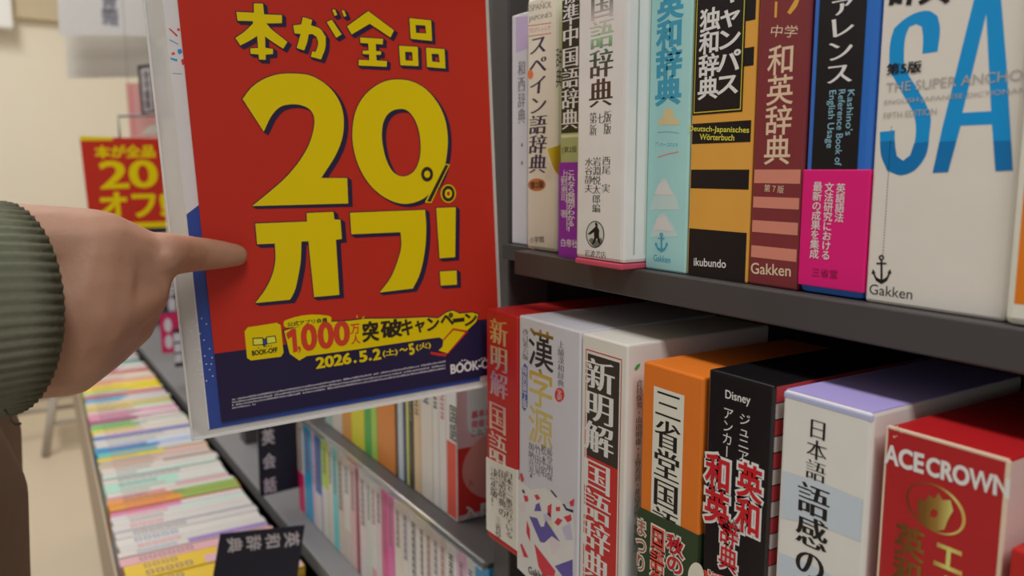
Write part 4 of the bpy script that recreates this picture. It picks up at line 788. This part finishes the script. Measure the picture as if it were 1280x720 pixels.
PAL = [((226, 190, 60), (214, 170, 190)), ((220, 170, 180), None), ((212, 206, 204), (150, 120, 190)), ((206, 204, 204), None), ((214, 210, 208), None), ((208, 204, 206), None), ((210, 206, 204), None), ((204, 204, 210), (190, 214, 206)), ((214, 130, 170), (214, 206, 204)), ((222, 150, 70), (126, 176, 90)), ((206, 140, 150), (214, 206, 204)), ((214, 208, 204), (206, 160, 170)), ((170, 214, 200), (210, 206, 204)), ((206, 206, 200), None), ((196, 216, 210), None), ((210, 200, 196), None), ((206, 200, 190), (150, 146, 140)), ((190, 176, 160), (206, 180, 180)), ((228, 200, 20), (214, 150, 160)), ((90, 190, 180), (206, 196, 190)), ((40, 140, 196), (190, 200, 226)), ((206, 206, 210), None), ((208, 204, 204), None), ((60, 120, 190), (120, 110, 180)), ((210, 206, 206), None), ((226, 200, 40), (206, 204, 206)), ((120, 190, 120), (214, 206, 206)), ((150, 70, 110), (206, 190, 196)), ((206, 140, 170), (216, 206, 206)), ((214, 130, 170), (224, 150, 190)), ((214, 190, 190), (196, 214, 200)), ((206, 176, 90), (196, 200, 140)), ((214, 196, 130), (190, 190, 140)), ((212, 200, 196), None), ((70, 170, 206), (206, 204, 214)), ((190, 90, 130), (206, 120, 110)), ((222, 170, 170), None), ((150, 206, 160), (230, 210, 60)), ((228, 206, 40), None), ((232, 200, 30), (226, 206, 80)), ((224, 170, 150), None), ((230, 150, 90), (214, 170, 160)), ((216, 206, 196), None), ((226, 190, 150), None), ((176, 30, 70), None), ((206, 150, 160), (210, 190, 190)), ((170, 40, 76), (206, 206, 206)), ((214, 210, 208), None), ((60, 60, 76), (110, 190, 180)), ((44, 44, 60), None), ((206, 204, 200), None), ((150, 150, 170), None)]
x = -.985; i = 0; rt_ = random.Random(5)
GT = 'spine-up books in the low tray'
ups = Plane((0, 0, TZ), (0, 1, 0), (-1, 0, 0))      # u = world Y, v = -X, faces up
# nearest books start outside the frame; colours are placed so that the visible run starts at the front sign
xs_list = []
while x > -2.95:
    t = rt_.uniform(.015, .025); xs_list.append((x, x - t)); x -= t + .0012
vis0 = next(k for k, (a, c) in enumerate(xs_list) if a < -1.06)
for k, (xa, xb) in enumerate(xs_list):
    if xb > -.98: c1, c2 = [((206, 200, 200), None), ((214, 190, 120), None), ((190, 206, 210), None)][k % 3]
    else: kk = int((-1.06 - xa) / 1.25 * 48); c1, c2 = PAL[max(0, kk)] if kk < len(PAL) else ((206, 196, 190), None)
    ya = .0815 + (-.60 - xb) * .0368 + rt_.uniform(0, .004); yb = .303 - rt_.uniform(0, .007); L = yb - ya; dz = rt_.uniform(-.0015, .001)
    nm = cname(c1) + (' and ' + cname(c2) if c2 and cname(c2) != cname(c1) else '')
    r = thing('paperback', '%s spine-up book in the low tray, %s from its front' % (nm, ordinal(k + 1)), 'book', ((xa + xb) / 2, (ya + yb) / 2, TZ - BW), GT)
    m1 = mat(*c1, rough=.35, gain=1.12); b = MB(); zt = TZ + dz
    b.box(xb, xa, ya, yb, zt - .004, zt, m1, .001); b.box(xb, xb + .0009, ya, yb, TZ - BW, zt - .002, m1); b.box(xa - .0009, xa, ya, yb, TZ - BW, zt - .002, m1)
    U_ = Plane((0, 0, zt), (0, 1, 0), (-1, 0, 0))
    if c2: ym = ya + L * rt_.uniform(.42, .6); b.poly(U_, [[(ym, -xa + .0014), (yb - .0012, -xa + .0014), (yb - .0012, -xb - .0014), (ym, -xb - .0014)]], mat(*c2, gain=1.12), 1)
    b.build('cover', r)
    b = MB(); b.box(xb + .001, xa - .001, ya + .002, yb - .002, TZ - BW + .003, zt - .0042, pages); b.build('page_block', r)
    b = MB(); ik = mat(*rt_.choice([(90, 86, 92), (70, 70, 110), (190, 90, 110), (110, 104, 100), (60, 110, 150)])); y = ya + L * .12; ch_ = (xa - xb) * .5; n_ = rt_.randint(4, 9)
    for q in range(n_):
        cx = (xa + xb) / 2
        b.poly(U_, [[(y, -cx - ch_ * .5), (y + ch_ * .7, -cx - ch_ * .5), (y + ch_ * .7, -cx + ch_ * .5), (y, -cx + ch_ * .5)], [(y + ch_ * .12, -cx - ch_ * .3), (y + ch_ * .58, -cx - ch_ * .3), (y + ch_ * .58, -cx + ch_ * .3), (y + ch_ * .12, -cx + ch_ * .3)]], ik, 2); y += ch_ * .95
        if y > yb - .02: break
    b.build('title_lettering', r)
# ------------------------------------------------------------------ step stool in the aisle
st = mat(150, 142, 134, rough=.4); stl = mat(214, 208, 200)
def on_floor(px, py): r_ = ray(px, py); return EYE + r_ * (-ZC / r_.z)
f0 = on_floor(57, 571)
h = .30; yaw = .35
r = thing('step_stool', 'grey step stool with splayed legs standing on the floor behind the sleeve', 'stool', f0 + Vector((-.18, .2, 0)))
R_ = Matrix.Rotation(0, 3, 'Z')
feet = [f0, f0 + Vector((-.02, .42, 0)), f0 + Vector((-.30, -.16, 0)), f0 + Vector((-.32, .40, 0))]
cen = sum(feet, Vector()) / 4
tops = [cen + (p - cen) * .62 + Vector((0, 0, h)) for p in feet]
for p, t in zip(feet, tops):
    b = MB(); b.tube([p + Vector((0, 0, .004)), t], .017, st, 10); b.build('leg', r)
b = MB(); b.box(tops[0].x - .30, tops[0].x + .04, tops[0].y - .04, tops[1].y + .04, h, h + .035, stl, .01); b.build('seat', r)
b = MB(); mids = [p * .55 + t * .45 for p, t in zip(feet, tops)]; b.tube([mids[0], mids[1]], .010, st); b.tube([mids[2], mids[3]], .010, st); b.build('stretcher', r)
# ------------------------------------------------------------------ the pointing person
def cone_bm(p, q, r1, r2, sub=2):
    bm = bmesh.new()
    for c, r_ in ((p, r1), (q, r2)):
        bmesh.ops.create_icosphere(bm, subdivisions=sub, radius=r_, matrix=Matrix.Translation(c))
    res = bmesh.ops.convex_hull(bm, input=bm.verts[:]); bmesh.ops.delete(bm, geom=[v for v in bm.verts if not v.link_faces], context='VERTS'); return bm
def blob(cones, name, voxel, m, parent, iters=6, fac=.5, tweak=None):
    b = MB()
    for p, q, r1, r2 in cones: b.bm(cone_bm(Vector(p), Vector(q), r1, r2), m, True)
    o = b.build(name, parent)
    rm = o.modifiers.new('r', 'REMESH'); rm.mode = 'VOXEL'; rm.voxel_size = voxel; rm.use_smooth_shade = True
    s_ = o.modifiers.new('s', 'SMOOTH'); s_.factor = fac; s_.iterations = iters
    bpy.context.view_layer.update(); dg = bpy.context.evaluated_depsgraph_get()
    me = bpy.data.meshes.new_from_object(o.evaluated_get(dg)); o.modifiers.clear(); o.data = me; me.name = name
    if not me.materials: me.materials.append(m)
    me.polygons.foreach_set('use_smooth', [True] * len(me.polygons)); return o
skin = bpy.data.materials.new('skin'); skin.use_nodes = True; nt = skin.node_tree; q = nt.nodes['Principled BSDF']
q.inputs['Roughness'].default_value = .5; q.inputs['Specular IOR Level'].default_value = .3; q.inputs['Subsurface Weight'].default_value = .12; q.inputs['Subsurface Radius'].default_value = (.008, .003, .0015); q.inputs['Subsurface Scale'].default_value = .6
tc = nt.nodes.new('ShaderNodeTexCoord'); nz = nt.nodes.new('ShaderNodeTexNoise'); nz.inputs['Scale'].default_value = 28; nz.inputs['Detail'].default_value = 5; rp = nt.nodes.new('ShaderNodeValToRGB')
rp.color_ramp.elements[0].position = .3; rp.color_ramp.elements[0].color = (.47, .257, .178, 1); rp.color_ramp.elements[1].position = .75; rp.color_ramp.elements[1].color = (.59, .34, .245, 1)
nt.links.new(tc.outputs['Object'], nz.inputs[0]); nt.links.new(nz.outputs[0], rp.inputs[0]); nt.links.new(rp.outputs[0], q.inputs['Base Color'])
n2 = nt.nodes.new('ShaderNodeTexNoise'); n2.inputs['Scale'].default_value = 420; bp = nt.nodes.new('ShaderNodeBump'); bp.inputs['Strength'].default_value = .16; bp.inputs['Distance'].default_value = .001
nt.links.new(tc.outputs['Object'], n2.inputs[0]); nt.links.new(n2.outputs[0], bp.inputs['Height']); nt.links.new(bp.outputs[0], q.inputs['Normal'])
C_ = cam_pt
def pr(px_r, d): return px_r * d / F
# joints: pixel, depth, radius (px)
J = {}
def j(n, x, y, d, r_): J[n] = (C_(x, y, d), pr(r_, d))
j('tip', 296, 319, .537, 14.5); j('dip', 270, 318, .522, 19.5); j('pip', 238, 317.5, .503, 23.5); j('mcp', 202, 318, .47, 29)
def cn(a, b): return (J[a][0], J[b][0], J[a][1], J[b][1])
cones = [cn('tip', 'dip'), cn('dip', 'pip'), cn('pip', 'mcp')]
j('wr1', 12, 312, .428, 60); j('wr2', 5, 378, .428, 60); j('wr3', 10, 445, .43, 58)
j('mc2', 190, 322, .472, 30); j('mc3', 181, 365, .470, 30); j('mc4', 160, 405, .476, 32); j('mc5', 128, 432, .482, 34)
j('mid1', 120, 312, .445, 52); j('mid2', 100, 390, .44, 66); j('mid3', 80, 440, .445, 58)
cones += [cn('mc2', 'mid1'), cn('mid1', 'wr1'), cn('mc3', 'mid1'), cn('mc3', 'mid2'), cn('mid2', 'wr2'), cn('mc4', 'mid2'), cn('mc4', 'mid3'), cn('mc5', 'mid3'), cn('mid3', 'wr3'), cn('mid1', 'mid2'), cn('mid2', 'mid3'), cn('mc2', 'mc3'), cn('mc3', 'mc4'), cn('mc4', 'mc5'), cn('wr1', 'wr2'), cn('wr2', 'wr3'), cn('mc2', 'mcp')]
# folded fingers (hidden side) and thumb
for k, (m_, pip, dip, tp) in {'3': ('mc3', (185, 372, .512), (140, 380, .52), (110, 378, .498)), '4': ('mc4', (166, 408, .515), (124, 412, .522), (98, 405, .50)), '5': ('mc5', (136, 436, .515), (104, 436, .52), (84, 426, .50))}.items():
    j('p' + k, *pip, 21); j('d' + k, *dip, 19); j('t' + k, *tp, 16); cones += [cn(m_, 'p' + k), cn('p' + k, 'd' + k), cn('d' + k, 't' + k)]
j('th0', 60, 320, .44, 40); j('th1', 110, 322, .485, 26); j('th2', 150, 338, .515, 21); j('th3', 172, 356, .535, 17); cones += [cn('th0', 'th1'), cn('th1', 'th2'), cn('th2', 'th3')]
# arm, torso, head, legs in world space (the figure stands left of the frame, facing the shelf)
W = lambda x, y, z: Vector((x, y, ZC + z))
wr = J['wr2'][0]; elb = W(-.375, -.22, -.08); sho = W(-.61, -.125, .10)
cones += [(wr, wr * .6 + elb * .4, .036, .040), (J['wr1'][0], elb, .022, .034), (J['wr3'][0], elb, .022, .034), (wr * .6 + elb * .4, elb, .042, .042), (elb, sho, .043, .055)]
tx, ty = -.80, -.125
torso = [((tx - .12, ty, .09), (tx + .12, ty, .09), .085, .085), ((tx - .1, ty, .09), (tx - .1, ty, -.12), .095, .095), ((tx + .1, ty, .09), (tx + .1, ty, -.12), .095, .095), ((tx - .09, ty, -.1), (tx - .09, ty, -.32), .10, .11), ((tx + .09, ty, -.1), (tx + .09, ty, -.32), .10, .11), ((tx, ty - .01, .1), (tx, ty + .01, .24), .055, .052)]
cones += [(W(*a), W(*b), r1, r2) for a, b, r1, r2 in torso]
hd = W(tx, ty + .02, .34)
cones += [(hd + Vector((0, -.01, .02)), hd + Vector((0, .005, .04)), .088, .082), (hd + Vector((0, .03, -.06)), hd + Vector((0, .0, .0)), .05, .076), (hd + Vector((0, .086, .0)), hd + Vector((0, .098, -.018)), .010, .013), (hd + Vector((.08, -.005, .0)), hd + Vector((.08, -.01, .03)), .012, .016), (hd + Vector((-.08, -.005, .0)), hd + Vector((-.08, -.01, .03)), .012, .016), (hd + Vector((-.022, .078, -.052)), hd + Vector((.022, .078, -.052)), .008, .008)]
for s in (-1, 1):
    cones += [(W(tx + s * .09, ty, -.33), W(tx + s * .10, ty + .02, -.72), .092, .058), (W(tx + s * .10, ty + .02, -.72), W(tx + s * .10, ty - .01, -1.12), .058, .038), (W(tx + s * .10, ty - .02, -1.17), W(tx + s * .11, ty + .13, -1.185), .034, .028)]
# left arm hanging
sl, el, wl_ = W(tx - .2, ty, .1), W(tx - .25, ty - .02, -.18), W(tx - .24, ty + .06, -.42)
cones += [(sl, el, .05, .042), (el, wl_, .042, .03), (wl_, wl_ + Vector((0, .02, -.08)), .032, .034)]
for k in range(4): cones += [(wl_ + Vector((.0, -.02 + .02 * k, -.09)), wl_ + Vector((.008, -.024 + .022 * k, -.165 + .012 * abs(k - 1.5))), .0095, .0075)]
cones += [(wl_ + Vector((.0, .035, -.04)), wl_ + Vector((.01, .065, -.10)), .012, .009)]
pers = thing('person', 'person in a green ribbed sleeve pointing a finger at the red poster', 'person', (tx, ty, 0))
body = blob(cones, 'body', .0026, skin, pers, 4, .5)
def dent(x, y, rx, ry, depth):      # creases and the knuckle dimple on the side of the hand turned to the room
    off = parent_loc(pers); me = body.data
    for v in me.vertices:
        d = v.co + off - EYE; z = d.dot(RF)
        if z < .3 or z > .7: continue
        px = 640 + F * d.dot(RX) / z; py = 360 + F * d.dot(RD) / z
        q = ((px - x) / rx) ** 2 + ((py - y) / ry) ** 2
        if q < 5 and v.normal.dot(d) < 0: v.co += d.normalized() * depth * math.exp(-q)
dent(201, 311, 9, 9, .0022); dent(243, 309, 2.5, 12, .0009); dent(249, 312, 2, 10, .0006); dent(275, 308, 2, 9, .0005); dent(150, 352, 26, 5, -.0006); dent(150, 330, 30, 6, .0006)
# ribbed cuff and sleeve
green = mat(103, 106, 91, rough=.95, spec=.05, noise=.12, scale=400, bump=.3)
def sleeve():
    c0 = C_(5, 386, .408); ax0 = (wr - elb).normalized()
    A = (RX * .53 - RD * .03 + RF * .847).normalized()
    pts = []; N = 16
    for i in range(N + 1):
        t = i / N; p = c0 * (1 - t) ** 2 + (c0 - A * .13) * 2 * t * (1 - t) + elb * t * t; pts.append(p)
    vs, fs = [], []; n = 240
    for i, p in enumerate(pts):
        d = (pts[max(i - 1, 0)] - pts[min(i + 1, N)]).normalized()
        up = (Vector((0, 0, 1)) - d * d.z).normalized(); sd = d.cross(up)
        t = i / N
        ru = .0525 + .004 * math.sin(t * 3) ; rs = .054
        for k in range(n):
            a = 6.28318 * k / n; rib = .0007 * (1 if t < .75 else .3) * math.cos(66 * a) + .001 * math.sin(2 * a + t * 9)
            vs.append(p + up * math.sin(a) * (ru + rib) + sd * math.cos(a) * (rs + rib))
    for i in range(N):
        for k in range(n): fs.append([i * n + k, i * n + (k + 1) % n, (i + 1) * n + (k + 1) % n, (i + 1) * n + k])
    # turned-in rim at the opening
    base = len(vs)
    for k in range(n):
        p = vs[k]; vs.append(p * .91 + pts[0] * .09 - A * 0.0 + A * -.002)
    for k in range(n): fs.append([k, base + k, base + (k + 1) % n, (k + 1) % n])
    b2 = len(vs)
    for k in range(n): vs.append(vs[base + k] - A * .05)
    for k in range(n): fs.append([base + k, b2 + k, b2 + (k + 1) % n, base + (k + 1) % n])
    b = MB(); b.add(vs, fs, green, True); return b.build('ribbed_sleeve', pers)
sleeve()
b = MB(); b.tube([C_(6, 512, .37), C_(12, 521, .368), C_(15, 527, .368), C_(20, 530.5, .37), (C_(26, 529.5, .372))], .0006, mat(50, 46, 42), 6); b.build('loose_thread', pers)
g2 = green
cl_ = [(elb, sho, .060, .075), (elb, elb * .7 + wr * .3, .060, .056)] + [(W(*a), W(*b), r1 + .016, r2 + .016) for a, b, r1, r2 in torso[:3]] + [(W(tx + s * .09, ty, -.1), W(tx + s * .09, ty - .006, -.19), .116, .118) for s in (-1, 1)] + [(W(tx + .12, ty, .10), sho, .09, .07), (sl, el, .068, .060), (el, wl_ + Vector((0, 0, .03)), .060, .050), (W(tx - .12, ty, .09), sl, .09, .062)]
blob(cl_, 'sweater', .006, g2, pers, 4)
brown = mat(128, 106, 92, rough=.95, spec=.05, noise=.08, scale=80)
tr_ = []
for s in (-1, 1):
    tr_ += [(W(tx + s * .085, ty + .01, -.24), W(tx + s * .09, ty + .0, -.36), .122, .126), (W(tx + s * .09, ty, -.36), W(tx + s * .10, ty + .02, -.74), .115, .085), (W(tx + s * .10, ty + .02, -.74), W(tx + s * .10, ty - .01, -1.13), .085, .07)]
tr_ += [(W(tx - .09, ty, -.3), W(tx + .09, ty, -.3), .125, .125)]
blob(tr_, 'trousers', .006, brown, pers, 4)
hair = mat(28, 24, 24, rough=.5); blob([(hd + Vector((0, -.022, .045)), hd + Vector((0, -.01, .05)), .098, .09), (hd + Vector((0, -.05, .0)), hd + Vector((0, -.05, -.05)), .075, .06), (hd + Vector((.05, -.02, .03)), hd + Vector((-.05, -.02, .03)), .056, .056)], 'hair', .005, hair, pers, 4)
eyem = mat(20, 18, 18, rough=.1); wht = mat(200, 196, 192, rough=.2)
for s in (-1, 1):
    b = MB(); c = hd + Vector((s * .033, .069, .012)); bm = bmesh.new(); bmesh.ops.create_uvsphere(bm, u_segments=16, v_segments=10, radius=.012, matrix=Matrix.Translation(c)); b.bm(bm, wht, True)
    bm = bmesh.new(); bmesh.ops.create_uvsphere(bm, u_segments=12, v_segments=8, radius=.006, matrix=Matrix.Translation(c + Vector((0, .0075, 0)))); b.bm(bm, eyem, True); b.build('eye', pers)
shoe = mat(40, 38, 40)
for s in (-1, 1): blob([(W(tx + s * .10, ty - .04, -1.17), W(tx + s * .11, ty + .12, -1.18), .043, .038), (W(tx + s * .11, ty + .12, -1.18), W(tx + s * .11, ty + .16, -1.19), .038, .028)], 'shoe', .005, shoe, pers, 3)
# ------------------------------------------------------------------ tidy up
bpy.data.objects.remove(tob); bpy.data.curves.remove(tcu)
